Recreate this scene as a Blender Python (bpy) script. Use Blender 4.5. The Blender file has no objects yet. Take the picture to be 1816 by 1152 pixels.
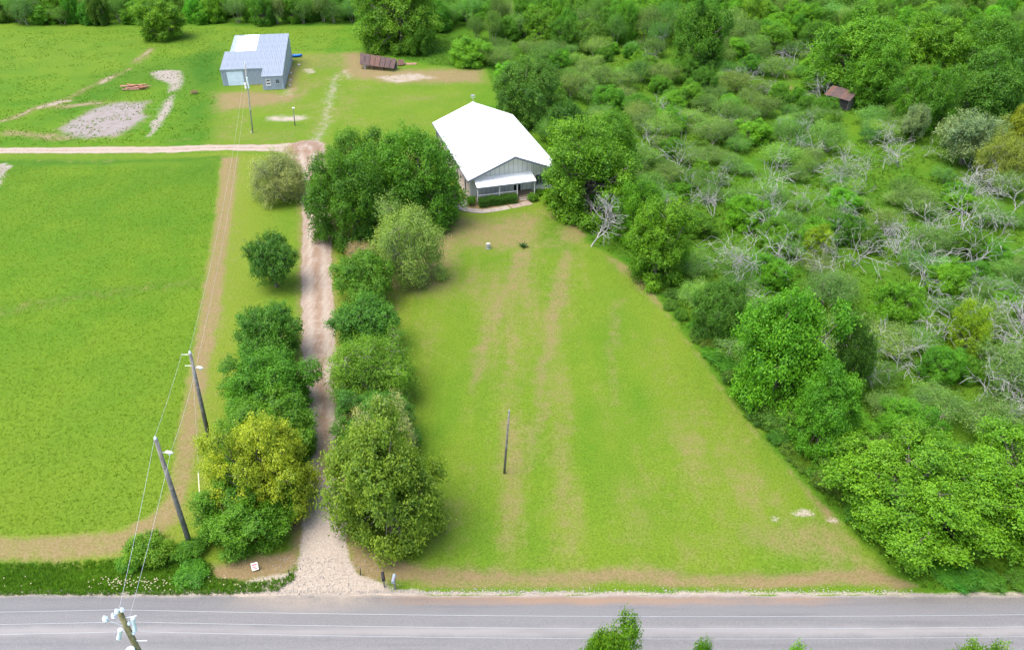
import bpy, bmesh, math, random
import numpy as np
from mathutils import Vector, Matrix

# ------------------------------------------------------------------ camera, sky, sun, exposure
scene = bpy.context.scene
C = scene.collection
FPX, CAM_H, PITCH, PCX, PCY = 1350.0, 42.0, math.radians(34.5), 908.0, 576.0
cam_d = bpy.data.cameras.new("camera")
cam_d.sensor_width = 36.0
cam_d.lens = FPX / 1816.0 * 36.0
cam_d.clip_start = 0.5
cam_d.clip_end = 6000
cam = bpy.data.objects.new("camera", cam_d)
C.objects.link(cam)
cam.location = (0, 0, CAM_H)
cam.rotation_euler = (math.radians(90) - PITCH, 0, 0)
scene.camera = cam

SUN_EL, SUN_AZ = math.radians(68), math.radians(-110)      # azimuth measured from +Y towards +X
world = bpy.data.worlds.new("World")
scene.world = world
world.use_nodes = True
wn = world.node_tree
sky = wn.nodes.new("ShaderNodeTexSky")
sky.sky_type = 'NISHITA'
sky.sun_disc = False
sky.sun_elevation = SUN_EL
sky.sun_rotation = SUN_AZ
sky.air_density = 1.0
sky.dust_density = 4.0
sky.ozone_density = 0.6
bg = wn.nodes["Background"]
bg.inputs[1].default_value = 0.15
wn.links.new(sky.outputs[0], bg.inputs[0])

sun_d = bpy.data.lights.new("sun", 'SUN')
sun_d.energy = 1.0
sun_d.angle = math.radians(45)
sun_d.color = (1.0, 0.96, 0.9)
sun = bpy.data.objects.new("sun", sun_d)
C.objects.link(sun)
sdir = Vector((math.sin(SUN_AZ) * math.cos(SUN_EL), math.cos(SUN_AZ) * math.cos(SUN_EL), math.sin(SUN_EL)))
sun.rotation_euler = sdir.to_track_quat('Z', 'Y').to_euler()
sun.location = (0, 0, 120)

vs = scene.view_settings
vs.view_transform = 'Standard'
vs.look = 'None'
vs.gamma = 1.0
vs.exposure = 1.6
vs.use_curve_mapping = False
scene.cycles.max_bounces = 6
scene.cycles.diffuse_bounces = 4
scene.cycles.transmission_bounces = 4
scene.cycles.transparent_max_bounces = 4
scene.cycles.use_denoising = True

# ------------------------------------------------------------------ survey helpers
SP, CP = math.sin(PITCH), math.cos(PITCH)

def G(px, py, z=0.0):
    """place on the level z that the survey photo shows at a pixel"""
    u = (px - PCX) / FPX
    v = (py - PCY) / FPX
    t = (z - CAM_H) / (-SP - v * CP)
    return (u * t, (CP - v * SP) * t, z)

def ppm(y, z=0.0):
    return FPX / (y * CP + (CAM_H - z) * SP)

def hgt(x, y):
    """ground relief: gentle swells and a shallow roadside ditch"""
    x = np.asarray(x, float); y = np.asarray(y, float)
    h = 0.05 * np.sin(0.21 * x + 1.0) * np.sin(0.17 * y) + 0.035 * np.sin(0.43 * x + 0.31 * y)
    ditch = np.exp(-((y - 32.7) / 0.8) ** 2) * 0.22
    drv = np.exp(-((x + 13.4) / 4.5) ** 2)
    return h * np.clip((y - 31.0) / 4, 0, 1) - ditch * (1 - drv)

def hz(x, y):
    return float(hgt(x, y))

def vnoise(x, y, seed=0):
    x = np.asarray(x, float); y = np.asarray(y, float)
    xi = np.floor(x).astype(np.int64); yi = np.floor(y).astype(np.int64)
    fx = x - xi; fy = y - yi
    fx = fx * fx * (3 - 2 * fx); fy = fy * fy * (3 - 2 * fy)
    def hsh(a, b):
        n = (a * 374761393 + b * 668265263 + seed * 1442695041) & 0x7fffffff
        n = ((n ^ (n >> 13)) * 1274126177) & 0x7fffffff
        return ((n ^ (n >> 16)) & 0xffff) / 65535.0
    return (hsh(xi, yi) * (1 - fx) + hsh(xi + 1, yi) * fx) * (1 - fy) + (hsh(xi, yi + 1) * (1 - fx) + hsh(xi + 1, yi + 1) * fx) * fy

def fbm(x, y, seed=0, o=4):
    s = 0; a = 0.5; t = 0
    for i in range(o):
        s = s + a * vnoise(x, y, seed + i * 17); t += a
        x = x * 2.03; y = y * 2.03; a *= 0.5
    return s / t

# ------------------------------------------------------------------ object helpers
def link(o, parent=None):
    C.objects.link(o)
    if parent is not None:
        o.parent = parent
    return o

def tag(o, label=None, cat=None, group=None, kind=None):
    if label: o["label"] = label
    if cat: o["category"] = cat
    if group: o["group"] = group
    if kind: o["kind"] = kind
    return o

def empty(name, loc=(0, 0, 0), rz=0.0, parent=None):
    o = bpy.data.objects.new(name, None)
    o.empty_display_size = 0.3
    o.location = loc
    o.rotation_euler = (0, 0, rz)
    return link(o, parent)

def np_mesh(name, verts, faces, mat=None, attrs=None, smooth=False):
    """verts (n,3), faces (m,k) all of one size"""
    me = bpy.data.meshes.new(name)
    verts = np.asarray(verts, np.float32); faces = np.asarray(faces, np.int32)
    m, k = faces.shape
    me.vertices.add(len(verts)); me.vertices.foreach_set("co", verts.ravel())
    me.loops.add(m * k); me.loops.foreach_set("vertex_index", faces.ravel())
    me.polygons.add(m)
    me.polygons.foreach_set("loop_start", np.arange(0, m * k, k, dtype=np.int32))
    try:
        me.polygons.foreach_set("loop_total", np.full(m, k, dtype=np.int32))
    except Exception:
        pass
    if smooth:
        me.polygons.foreach_set("use_smooth", np.ones(m, dtype=bool))
    me.update(calc_edges=True)
    if attrs:
        for an, (typ, arr) in attrs.items():
            at = me.attributes.new(an, typ, 'POINT')
            key = "value" if typ == 'FLOAT' else ("color" if typ == 'FLOAT_COLOR' else "vector")
            at.data.foreach_set(key, np.asarray(arr, np.float32).ravel())
    if mat: me.materials.append(mat)
    return me

class MB:
    """collects boxes, tubes, prisms into one mesh"""
    def __init__(s): s.v = []; s.f = []
    def add(s, vs_, fs_):
        b = len(s.v); s.v += [tuple(v) for v in vs_]; s.f += [tuple(i + b for i in f) for f in fs_]; return s
    def box(s, x0, x1, y0, y1, z0, z1):
        return s.add([(x0,y0,z0),(x1,y0,z0),(x1,y1,z0),(x0,y1,z0),(x0,y0,z1),(x1,y0,z1),(x1,y1,z1),(x0,y1,z1)],
                     [(0,3,2,1),(4,5,6,7),(0,1,5,4),(1,2,6,5),(2,3,7,6),(3,0,4,7)])
    def slab(s, top, th):
        """quad (4 points, counter-clockwise from above) thickened downwards"""
        t = [Vector(p) for p in top]; b = [p - Vector((0, 0, th)) for p in t]
        n = len(t)
        fs = [tuple(range(n)), tuple(reversed(range(n, 2 * n)))]
        for i in range(n):
            j = (i + 1) % n; fs.append((i, i + n, j + n, j))
        return s.add(t + b, fs)
    def tube(s, pts, rad, n=8, cap=True):
        pts = [Vector(p) for p in pts]
        if not hasattr(rad, '__len__'): rad = [rad] * len(pts)
        rings = []; b0 = len(s.v)
        up = Vector((0, 0, 1))
        for i, p in enumerate(pts):
            d = (pts[min(i + 1, len(pts) - 1)] - pts[max(i - 1, 0)])
            d = d.normalized() if d.length > 1e-9 else up
            a = d.cross(Vector((1, 0, 0)) if abs(d.x) < 0.8 else Vector((0, 1, 0))).normalized()
            c = d.cross(a)
            for k in range(n):
                t = 2 * math.pi * k / n
                s.v.append(tuple(p + (a * math.cos(t) + c * math.sin(t)) * rad[i]))
        for i in range(len(pts) - 1):
            for k in range(n):
                s.f.append((b0 + i*n + k, b0 + i*n + (k+1) % n, b0 + (i+1)*n + (k+1) % n, b0 + (i+1)*n + k))
        if cap:
            s.f.append(tuple(b0 + k for k in reversed(range(n))))
            s.f.append(tuple(b0 + (len(pts)-1)*n + k for k in range(n)))
        return s
    def mesh(s, name, mat=None, smooth=False):
        me = bpy.data.meshes.new(name); me.from_pydata(s.v, [], s.f); me.update()
        if mat: me.materials.append(mat)
        if smooth:
            me.polygons.foreach_set("use_smooth", np.ones(len(me.polygons), dtype=bool))
        return me
    def build(s, name, mat, parent=None, smooth=False, loc=(0,0,0), rz=0.0):
        o = bpy.data.objects.new(name, s.mesh(name, mat, smooth)); o.location = loc; o.rotation_euler = (0, 0, rz)
        return link(o, parent)

def place(name, me, parent=None, loc=(0,0,0), rot=(0,0,0), scale=(1,1,1)):
    o = bpy.data.objects.new(name, me); o.location = loc; o.rotation_euler = rot; o.scale = scale
    return link(o, parent)

# ------------------------------------------------------------------ materials
def nmat(name):
    m = bpy.data.materials.new(name); m.use_nodes = True
    nt = m.node_tree
    return m, nt, nt.nodes["Principled BSDF"]

def N(nt, t, **kw):
    n = nt.nodes.new(t)
    for k, v in kw.items(): setattr(n, k, v)
    return n

def noise(nt, scale, detail=3.0, rough=0.6, coord=None, dist=0.0):
    n = N(nt, "ShaderNodeTexNoise")
    n.inputs["Scale"].default_value = scale; n.inputs["Detail"].default_value = detail
    n.inputs["Roughness"].default_value = rough; n.inputs["Distortion"].default_value = dist
    if coord is not None: nt.links.new(coord, n.inputs["Vector"])
    return n.outputs["Fac"]

def mth(nt, op, a, b=None, c=None, clamp=False):
    n = N(nt, "ShaderNodeMath", operation=op, use_clamp=clamp)
    for i, v in enumerate((a, b, c)):
        if v is None: continue
        if isinstance(v, (int, float)): n.inputs[i].default_value = v
        else: nt.links.new(v, n.inputs[i])
    return n.outputs[0]

def ramp(nt, fac, lo, hi, t0=0.0, t1=1.0):
    n = N(nt, "ShaderNodeMapRange", interpolation_type='SMOOTHSTEP')
    nt.links.new(fac, n.inputs[0])
    n.inputs[1].default_value = lo; n.inputs[2].default_value = hi
    n.inputs[3].default_value = t0; n.inputs[4].default_value = t1
    return n.outputs[0]

def mix(nt, fac, a, b, mode='MIX'):
    n = N(nt, "ShaderNodeMix", data_type='RGBA', blend_type=mode)
    if isinstance(fac, (int, float)): n.inputs[0].default_value = fac
    else: nt.links.new(fac, n.inputs[0])
    for i, v in ((6, a), (7, b)):
        if isinstance(v, (tuple, list)): n.inputs[i].default_value = (*v[:3], 1)
        else: nt.links.new(v, n.inputs[i])
    return n.outputs[2]

def bump(nt, h, strength, dist, bsdf):
    b = N(nt, "ShaderNodeBump"); b.inputs["Strength"].default_value = strength; b.inputs["Distance"].default_value = dist
    nt.links.new(h, b.inputs["Height"]); nt.links.new(b.outputs[0], bsdf.inputs["Normal"])

def paint(name, col, rough=0.6, var=0.25, scale=3.0, metal=0.0, dirt=None, spec=0.4):
    m, nt, b = nmat(name)
    tc = N(nt, "ShaderNodeTexCoord").outputs["Object"]
    n1 = noise(nt, scale, 4, 0.65, tc)
    d = dirt or tuple(c * (1 - var) for c in col)
    f = ramp(nt, n1, 0.35, 0.75)
    nt.links.new(mix(nt, f, col, tuple(c * (1 - var) + dd * 0 for c, dd in zip(col, d)) if dirt is None else dirt), b.inputs["Base Color"])
    b.inputs["Roughness"].default_value = rough; b.inputs["Metallic"].default_value = metal
    b.inputs["Specular IOR Level"].default_value = spec
    bump(nt, noise(nt, scale * 8, 3, 0.6, tc), 0.15, 0.01, b)
    return m

def ground_material():
    m, nt, b = nmat("ground_cover")
    geo = N(nt, "ShaderNodeNewGeometry").outputs["Position"]
    a1 = N(nt, "ShaderNodeAttribute", attribute_name="cover_a"); a2 = N(nt, "ShaderNodeAttribute", attribute_name="cover_b")
    s1 = N(nt, "ShaderNodeSeparateXYZ"); nt.links.new(a1.outputs["Vector"], s1.inputs[0])
    s2 = N(nt, "ShaderNodeSeparateXYZ"); nt.links.new(a2.outputs["Vector"], s2.inputs[0])
    gravel, dry, lush = s1.outputs; grey, rut, yel = s2.outputs
    fine = noise(nt, 6.5, 3, 0.75, geo)            # 15 cm
    vfine = noise(nt, 22, 2, 0.7, geo)
    med = noise(nt, 0.9, 4, 0.65, geo)
    big = noise(nt, 0.16, 3, 0.55, geo)
    # grass
    g = mix(nt, ramp(nt, big, 0.35, 0.65), (0.055, 0.140, 0.007), (0.078, 0.155, 0.008))
    g = mix(nt, yel, g, (0.118, 0.168, 0.016))
    g = mix(nt, lush, g, (0.030, 0.100, 0.006))
    g = mix(nt, mth(nt, 'MULTIPLY', ramp(nt, med, 0.48, 0.72), 0.30), g, (0.12, 0.17, 0.02))
    blade = ramp(nt, mth(nt, 'ADD', mth(nt, 'MULTIPLY', fine, 0.6), mth(nt, 'MULTIPLY', vfine, 0.4)), 0.34, 0.66, 0.70, 1.26)
    g = mix(nt, 1.0, g, N_comb(nt, blade), 'MULTIPLY')
    # dry thatch
    dm = mth(nt, 'ADD', dry, mth(nt, 'MULTIPLY', mth(nt, 'SUBTRACT', mth(nt, 'ADD', mth(nt, 'MULTIPLY', med, 0.6), mth(nt, 'MULTIPLY', fine, 0.4)), 0.5), 1.3))
    dcol = mix(nt, ramp(nt, fine, 0.3, 0.7), (0.160, 0.115, 0.052), (0.215, 0.165, 0.088))
    col = mix(nt, ramp(nt, dm, 0.18, 0.95), g, dcol)
    # gravel
    gm = mth(nt, 'ADD', gravel, mth(nt, 'MULTIPLY', mth(nt, 'SUBTRACT', mth(nt, 'ADD', mth(nt, 'MULTIPLY', med, 0.45), mth(nt, 'MULTIPLY', fine, 0.55)), 0.5), 1.0))
    gc = mix(nt, ramp(nt, fine, 0.32, 0.68), (0.27, 0.225, 0.18), (0.365, 0.32, 0.27))
    gc = mix(nt, mth(nt, 'MULTIPLY', rut, ramp(nt, med, 0.2, 0.6)), gc, (0.215, 0.145, 0.10))
    mpd = N(nt, "ShaderNodeMapping"); nt.links.new(geo, mpd.inputs[0]); mpd.inputs["Scale"].default_value = (2.6, 0.22, 1)
    gc = mix(nt, mth(nt, 'MULTIPLY', rut, ramp(nt, noise(nt, 1.0, 4, 0.7, mpd.outputs[0]), 0.42, 0.66, 0, .8)), gc, (0.19, 0.125, 0.085))
    gc = mix(nt, grey, gc, mix(nt, ramp(nt, med, 0.4, 0.65), (0.228, 0.205, 0.195), (0.195, 0.168, 0.148)))
    gc = mix(nt, 1.0, gc, N_comb(nt, ramp(nt, vfine, 0.25, 0.75, 0.8, 1.15)), 'MULTIPLY')
    gf = ramp(nt, gm, 0.33, 0.70)
    col = mix(nt, gf, col, gc)
    nt.links.new(col, b.inputs["Base Color"])
    b.inputs["Roughness"].default_value = 0.95; b.inputs["Specular IOR Level"].default_value = 0.1
    hgtn = mth(nt, 'ADD', mth(nt, 'MULTIPLY', fine, mth(nt, 'SUBTRACT', 1.1, gf)), mth(nt, 'MULTIPLY', vfine, 0.3))
    bump(nt, hgtn, 0.45, 0.10, b)
    return m

def N_comb(nt, f):
    n = N(nt, "ShaderNodeCombineColor")
    for i in range(3): nt.links.new(f, n.inputs[i])
    return n.outputs[0]

def leaf_material(name, trans=0.32, warm=(1.45, 1.15, 0.8), rough=0.5):
    m, nt, b = nmat(name)
    oi = N(nt, "ShaderNodeObjectInfo")
    at = N(nt, "ShaderNodeAttribute", attribute_name="tint")
    base = oi.outputs["Color"]
    dark = mix(nt, 1.0, base, (0.55, 0.6, 0.6), 'MULTIPLY')
    lite = mix(nt, 1.0, base, warm, 'MULTIPLY')
    col = mix(nt, at.outputs["Fac"], dark, lite)
    nt.links.new(col, b.inputs["Base Color"])
    b.inputs["Roughness"].default_value = rough; b.inputs["Specular IOR Level"].default_value = 0.25
    tr = N(nt, "ShaderNodeBsdfTranslucent"); nt.links.new(mix(nt, 1.0, col, (1.25, 1.3, 0.6), 'MULTIPLY'), tr.inputs[0])
    ms = N(nt, "ShaderNodeMixShader"); ms.inputs[0].default_value = trans
    nt.links.new(b.outputs[0], ms.inputs[1]); nt.links.new(tr.outputs[0], ms.inputs[2])
    nt.links.new(ms.outputs[0], nt.nodes["Material Output"].inputs[0])
    return m

def bark_material(name, c0, c1, scale=6):
    m, nt, b = nmat(name)
    tc = N(nt, "ShaderNodeTexCoord").outputs["Object"]
    n1 = noise(nt, scale, 4, 0.7, tc)
    nt.links.new(mix(nt, ramp(nt, n1, 0.35, 0.7), c0, c1), b.inputs["Base Color"])
    b.inputs["Roughness"].default_value = 0.9; b.inputs["Specular IOR Level"].default_value = 0.15
    bump(nt, n1, 0.5, 0.03, b)
    return m

def asphalt_material():
    m, nt, b = nmat("asphalt")
    geo = N(nt, "ShaderNodeNewGeometry").outputs["Position"]
    sp = N(nt, "ShaderNodeSeparateXYZ"); nt.links.new(geo, sp.inputs[0])
    y = sp.outputs[1]; x = sp.outputs[0]
    mp = N(nt, "ShaderNodeMapping"); nt.links.new(geo, mp.inputs[0]); mp.inputs["Scale"].default_value = (0.06, 1.1, 1)
    streak = noise(nt, 1.6, 4, 0.6, mp.outputs[0])
    agg = noise(nt, 14, 3, 0.8, geo); fine = noise(nt, 45, 2, 0.7, geo); med = noise(nt, 0.5, 4, 0.6, geo)
    yw = mth(nt, 'ADD', y, mth(nt, 'MULTIPLY', mth(nt, 'SUBTRACT', med, 0.5), 0.5))
    # polished wheel tracks: pale bands along the road
    def band(c, w):
        return ramp(nt, mth(nt, 'ABSOLUTE', mth(nt, 'SUBTRACT', yw, c)), 0.0, w, 1.0, 0.0)
    tracks = mth(nt, 'ADD', band(27.85, 0.55), mth(nt, 'MULTIPLY', band(26.3, 0.7), 0.4), clamp=True)
    base = mix(nt, ramp(nt, agg, 0.3, 0.7), (0.125, 0.125, 0.128), (0.178, 0.177, 0.177))
    base = mix(nt, mth(nt, 'MULTIPLY', tracks, 0.75), base, (0.235, 0.228, 0.222))
    base = mix(nt, mth(nt, 'MULTIPLY', ramp(nt, streak, 0.45, 0.7), 0.30), base, (0.088, 0.087, 0.098))
    # loam washed onto the edge and gravel tracked out of the drive
    loam = mth(nt, 'MULTIPLY', ramp(nt, yw, 29.55, 30.05), ramp(nt, x, -9.5, -5.5))
    loam = mth(nt, 'MULTIPLY', loam, ramp(nt, x, 18.0, 22.5, 1.0, 0.15))
    loam = mth(nt, 'MULTIPLY', loam, ramp(nt, mth(nt, 'ADD', mth(nt, 'MULTIPLY', streak, 0.6), mth(nt, 'MULTIPLY', agg, 0.4)), 0.30, 0.55))
    base = mix(nt, mth(nt, 'MULTIPLY', loam, 0.85), base, (0.255, 0.170, 0.112))
    dx = mth(nt, 'ABSOLUTE', mth(nt, 'ADD', x, 13.0))
    dust = mth(nt, 'MULTIPLY', ramp(nt, dx, 1.5, 7.0, 1.0, 0.0), ramp(nt, yw, 28.8, 30.4))
    dust = mth(nt, 'MULTIPLY', dust, ramp(nt, mth(nt, 'ADD', mth(nt, 'MULTIPLY', med, 0.5), mth(nt, 'MULTIPLY', agg, 0.5)), 0.3, 0.6))
    base = mix(nt, mth(nt, 'MULTIPLY', dust, 0.9), base, (0.31, 0.265, 0.22))
    crumb = mth(nt, 'MULTIPLY', ramp(nt, mth(nt, 'ADD', yw, mth(nt, 'MULTIPLY', agg, 0.5)), 30.45, 30.75), 0.75)
    base = mix(nt, crumb, base, (0.34, 0.305, 0.265))
    nt.links.new(base, b.inputs["Base Color"])
    b.inputs["Roughness"].default_value = 0.85; b.inputs["Specular IOR Level"].default_value = 0.25
    bump(nt, mth(nt, 'ADD', agg, fine), 0.35, 0.015, b)
    return m

M = {}
M["ground"] = ground_material()
M["asphalt"] = asphalt_material()
M["leaf"] = leaf_material("broad_leaf", 0.38)
M["feather"] = leaf_material("feather_leaf", 0.42, (1.3, 1.15, 0.85), 0.6)
M["grass"] = leaf_material("grass_blade", 0.35, (1.4, 1.15, 0.8), 0.6)
M["bark"] = bark_material("bark", (0.10, 0.085, 0.07), (0.21, 0.185, 0.155))
M["twig"] = bark_material("grey_twig", (0.20, 0.18, 0.14), (0.30, 0.27, 0.22))
M["deadwood"] = bark_material("dead_wood", (0.24, 0.235, 0.225), (0.42, 0.415, 0.405))
M["pole"] = bark_material("weathered_pole", (0.13, 0.125, 0.115), (0.25, 0.235, 0.21), 3)
M["pole_pale"] = bark_material("silvered_pole", (0.24, 0.25, 0.22), (0.36, 0.36, 0.32), 3)
M["pole_green"] = bark_material("treated_pole", (0.12, 0.115, 0.05), (0.22, 0.205, 0.11), 3)
M["roof_white"] = paint("white_roof_metal", (0.82, 0.83, 0.84), 0.45, 0.06, 0.5)
M["siding"] = paint("pale_grey_siding", (0.70, 0.70, 0.66), 0.75, 0.14, 0.8)
M["batten"] = paint("grey_batten", (0.46, 0.46, 0.43), 0.75, 0.14, 0.8)
M["trim"] = paint("blue_grey_trim", (0.17, 0.20, 0.24), 0.6, 0.2, 2)
M["white"] = paint("white_paint", (0.78, 0.78, 0.76), 0.6, 0.15, 2)
M["concrete"] = paint("concrete", (0.31, 0.27, 0.225), 0.9, 0.25, 2.5)
M["flag"] = paint("flagstone", (0.30, 0.235, 0.19), 0.9, 0.3, 3)
M["galv"] = paint("galvanised_sheet", (0.25, 0.29, 0.345), 0.5, 0.22, 0.7, 0.2)
M["galv_wall"] = paint("blue_grey_sheet", (0.32, 0.375, 0.425), 0.6, 0.25, 0.6, 0.1)
M["skylight"] = paint("white_sheet", (0.84, 0.85, 0.85), 0.5, 0.05, 1)
M["door_white"] = paint("pale_blue_door", (0.60, 0.70, 0.79), 0.6, 0.15, 1.2)
M["dark"] = paint("dark_interior", (0.02, 0.02, 0.022), 0.8, 0.3, 2)
M["rust"] = paint("rusted_iron", (0.095, 0.058, 0.05), 0.9, 0.4, 1.6, 0.0, (0.055, 0.042, 0.046))
M["rust_red"] = paint("red_rust", (0.125, 0.068, 0.05), 0.9, 0.4, 2.5, 0.0, (0.08, 0.048, 0.042))
M["plank"] = paint("weathered_plank", (0.40, 0.24, 0.16), 0.9, 0.35, 3, 0.0, (0.25, 0.16, 0.11))
M["log"] = paint("red_brown_log", (0.26, 0.105, 0.06), 0.9, 0.4, 3, 0.0, (0.40, 0.22, 0.14))
M["blue"] = paint("blue_plastic", (0.015, 0.16, 0.58), 0.35, 0.2, 2)
M["porcelain"] = paint("pale_porcelain", (0.62, 0.72, 0.76), 0.3, 0.1, 4)
M["steel"] = paint("grey_steel", (0.42, 0.44, 0.46), 0.5, 0.2, 4, 0.5)
M["wire"] = paint("aluminium_wire", (0.40, 0.42, 0.46), 0.5, 0.05, 4, 0.2)
M["guard"] = paint("yellow_white_guard", (0.75, 0.74, 0.45), 0.5, 0.1, 4)
M["mail_black"] = paint("black_mailbox", (0.025, 0.022, 0.025), 0.5, 0.2, 4)
M["mail_grey"] = paint("grey_mailbox", (0.26, 0.30, 0.36), 0.5, 0.2, 4)
M["red"] = paint("red_print", (0.55, 0.06, 0.04), 0.6, 0.2, 8)
M["stone"] = paint("pale_stone", (0.38, 0.35, 0.31), 0.9, 0.3, 5)
M["porch_floor"] = paint("brown_porch_floor", (0.23, 0.17, 0.12), 0.8, 0.3, 3)
def glass_mat(name, col):
    m, nt, b = nmat(name)
    tc = N(nt, "ShaderNodeTexCoord").outputs["Object"]
    nt.links.new(mix(nt, noise(nt, 1.5, 2, 0.5, tc), col, tuple(c * 1.6 for c in col)), b.inputs["Base Color"])
    b.inputs["Roughness"].default_value = 0.08; b.inputs["Specular IOR Level"].default_value = 0.8
    return m
M["glass"] = glass_mat("window_glass", (0.03, 0.045, 0.06))
M["curtain"] = paint("drawn_blind", (0.62, 0.60, 0.56), 0.8, 0.1, 3)

# ------------------------------------------------------------------ ground
def poly(pts): return np.array([G(*p)[:2] for p in pts])

def seg_d(X, Y, a, b):
    dx, dy = b - a
    L2 = dx * dx + dy * dy + 1e-12
    t = np.clip(((X - a[0]) * dx + (Y - a[1]) * dy) / L2, 0, 1)
    return np.hypot(X - a[0] - t * dx, Y - a[1] - t * dy), t

def sd_poly(X, Y, P):
    d = np.full(X.shape, 1e9); ins = np.zeros(X.shape, bool)
    for i in range(len(P)):
        a, b = P[i], P[(i + 1) % len(P)]
        d = np.minimum(d, seg_d(X, Y, a, b)[0])
        c = ((a[1] > Y) != (b[1] > Y)) & (X < (b[0] - a[0]) * (Y - a[1]) / (b[1] - a[1] + 1e-12) + a[0])
        ins ^= c
    return np.where(ins, -d, d)

def sd_line(X, Y, P, hw):
    """distance to a polyline minus its half-width; also signed offset across it"""
    best = np.full(X.shape, 1e9); off = np.zeros(X.shape)
    for i in range(len(P) - 1):
        a, b = P[i], P[i + 1]
        d, t = seg_d(X, Y, a, b)
        w = hw[i] * (1 - t) + hw[i + 1] * t
        s = np.sign((b[0] - a[0]) * (Y - a[1]) - (b[1] - a[1]) * (X - a[0]))
        q = d - w; k = q < best
        best = np.where(k, q, best); off = np.where(k, d * s, off)
    return best, off

def soft(d, w): return np.clip(0.5 - d / (2 * w), 0, 1)

PASTURE = poly([(-900, 288), (20, 284), (200, 283), (392, 279), (378, 400), (352, 560), (326, 700), (304, 840), (290, 888), (262, 916), (200, 940), (100, 949), (-300, 949)])
STRIP = poly([(392, 279), (426, 279), (412, 400), (392, 560), (366, 700), (344, 840), (318, 930), (250, 975), (120, 994), (-300, 1000), (-300, 949), (100, 949), (200, 940), (262, 916), (290, 888), (304, 840), (326, 700), (352, 560), (378, 400)])
VERGE = poly([(-300, 1000), (120, 994), (240, 985), (330, 975), (400, 1010), (470, 1025), (530, 1000), (522, 1030), (490, 1049), (400, 1055), (-300, 1056)])
LAWN = poly([(600, 1046), (615, 900), (590, 700), (585, 480), (600, 400), (780, 370), (1000, 350), (1045, 415), (1080, 440), (1130, 478), (1200, 570), (1260, 650), (1320, 730), (1410, 835), (1500, 930), (1560, 985), (1640, 1047), (1100, 1047)])
YARD = poly([(378, 165), (400, 150), (520, 95), (640, 92), (760, 118), (862, 122), (866, 145), (830, 180), (930, 240), (960, 300), (900, 360), (600, 420), (530, 420), (540, 260), (372, 256)])
BRUSH = poly([(1045, 430), (1130, 478), (1200, 570), (1260, 650), (1320, 730), (1410, 835), (1500, 930), (1560, 985), (1640, 1047), (2400, 1047), (3400, 60), (3600, -60), (-1500, -60), (-1500, 20), (0, 42), (200, 46), (640, 46), (640, 88), (760, 116), (862, 120), (880, 170), (955, 240), (985, 300)])
DRIVE = poly([(570, 1052), (574, 1000), (576, 900), (576, 780), (568, 690), (565, 600), (561, 480), (563, 400), (558, 340), (548, 290), (542, 262)])
DRIVE_W = [2.9, 1.55, 1.35, 1.3, 1.35, 1.4, 1.5, 1.6, 1.7, 2.2, 2.6]
TRACK = poly([(-900, 268), (0, 268), (150, 266), (300, 265), (400, 262), (480, 262), (542, 262)])
TRACK_W = [1.0, 1.0, 1.05, 1.1, 1.0, 1.2, 2.3]

xs = np.concatenate([np.arange(-175, -58, 1.4), np.arange(-58, 48, 0.36), np.arange(48, 176, 1.4)])
ys = np.concatenate([np.arange(16, 27, 1.0), np.arange(27, 62, 0.3), np.arange(62, 125, 0.5), np.arange(125, 262, 1.1)])
GX, GY = np.meshgrid(xs, ys)
wx = GX + (fbm(GX * 0.35, GY * 0.35, 3) - 0.5) * 1.6
wy = GY + (fbm(GX * 0.35, GY * 0.35, 9) - 0.5) * 1.6
fx = GX + (fbm(GX * 0.8, GY * 0.8, 5) - 0.5) * 0.5
fy = GY + (fbm(GX * 0.8, GY * 0.8, 6) - 0.5) * 0.5
Z0 = np.zeros(GX.shape)
gravel, dry, lush, grey, rut, yel = [Z0.copy() for _ in range(6)]

dpast = sd_poly(fx, fy, PASTURE); dstrip = sd_poly(fx, fy, STRIP); dverge = sd_poly(wx, wy, VERGE)
dlawn = sd_poly(fx, fy, LAWN); dyard = sd_poly(wx, wy, YARD); dbrush = sd_poly(fx, fy, BRUSH)
ddrv, odrv = sd_line(fx, fy, DRIVE, DRIVE_W); dtrk, otrk = sd_line(fx, fy, TRACK, TRACK_W)

def up(a, b): np.maximum(a, b, out=a)
big_n = fbm(GX * 0.05, GY * 0.05, 21); mid_n = fbm(GX * 0.16, GY * 0.16, 31); streak_n = fbm(GX * 0.5, GY * 0.07, 41)
# pasture: bright, deeper green towards its far end and along old wheel lines
pm = soft(dpast, 0.25)
lush += pm * np.clip((GY - 66) / 34, 0, 1) * np.clip(mid_n * 1.6 - 0.3, 0, 1) * 0.55
d, _ = sd_line(wx, wy, poly([(-100, 575), (0, 552), (200, 520), (345, 500)]), [1.2] * 4)
up(dry, pm * soft(d, 1.6) * 0.42); up(lush, pm * soft(d + 0.4, 1.2) * 0.45)
yel += pm * (0.22 + np.clip((64 - GY) / 30, 0, 1) * 0.45) * (0.5 + big_n)
d, _ = sd_line(wx, wy, poly([(0, 290), (200, 287), (392, 281)]), [0.6] * 3); up(lush, soft(d, 0.8) * 0.9)
d, _ = sd_line(wx, wy, poly([(60, 285), (150, 286), (210, 285)]), [0.3] * 3); up(dry, soft(d, 0.7) * 0.6)
# mown strip beside the pasture
up(dry, soft(dstrip, 0.5) * (0.74 + 0.3 * (mid_n - 0.4)))
yel += soft(dstrip - 3.5, 3.0) * 0.7 * (1 - pm)
up(dry, soft(dstrip - 1.6, 2.2) * 0.40 * (1 - pm))
# strip between pasture lane and drive
dl = np.clip((-9 - GX) / 14, 0, 1) * (GY > 33) * (1 - pm)
yel += np.clip(0.75 - pm, 0, 1) * ((GX < -10) & (GY < 105) & (GY > 33)) * 0.6
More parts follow.
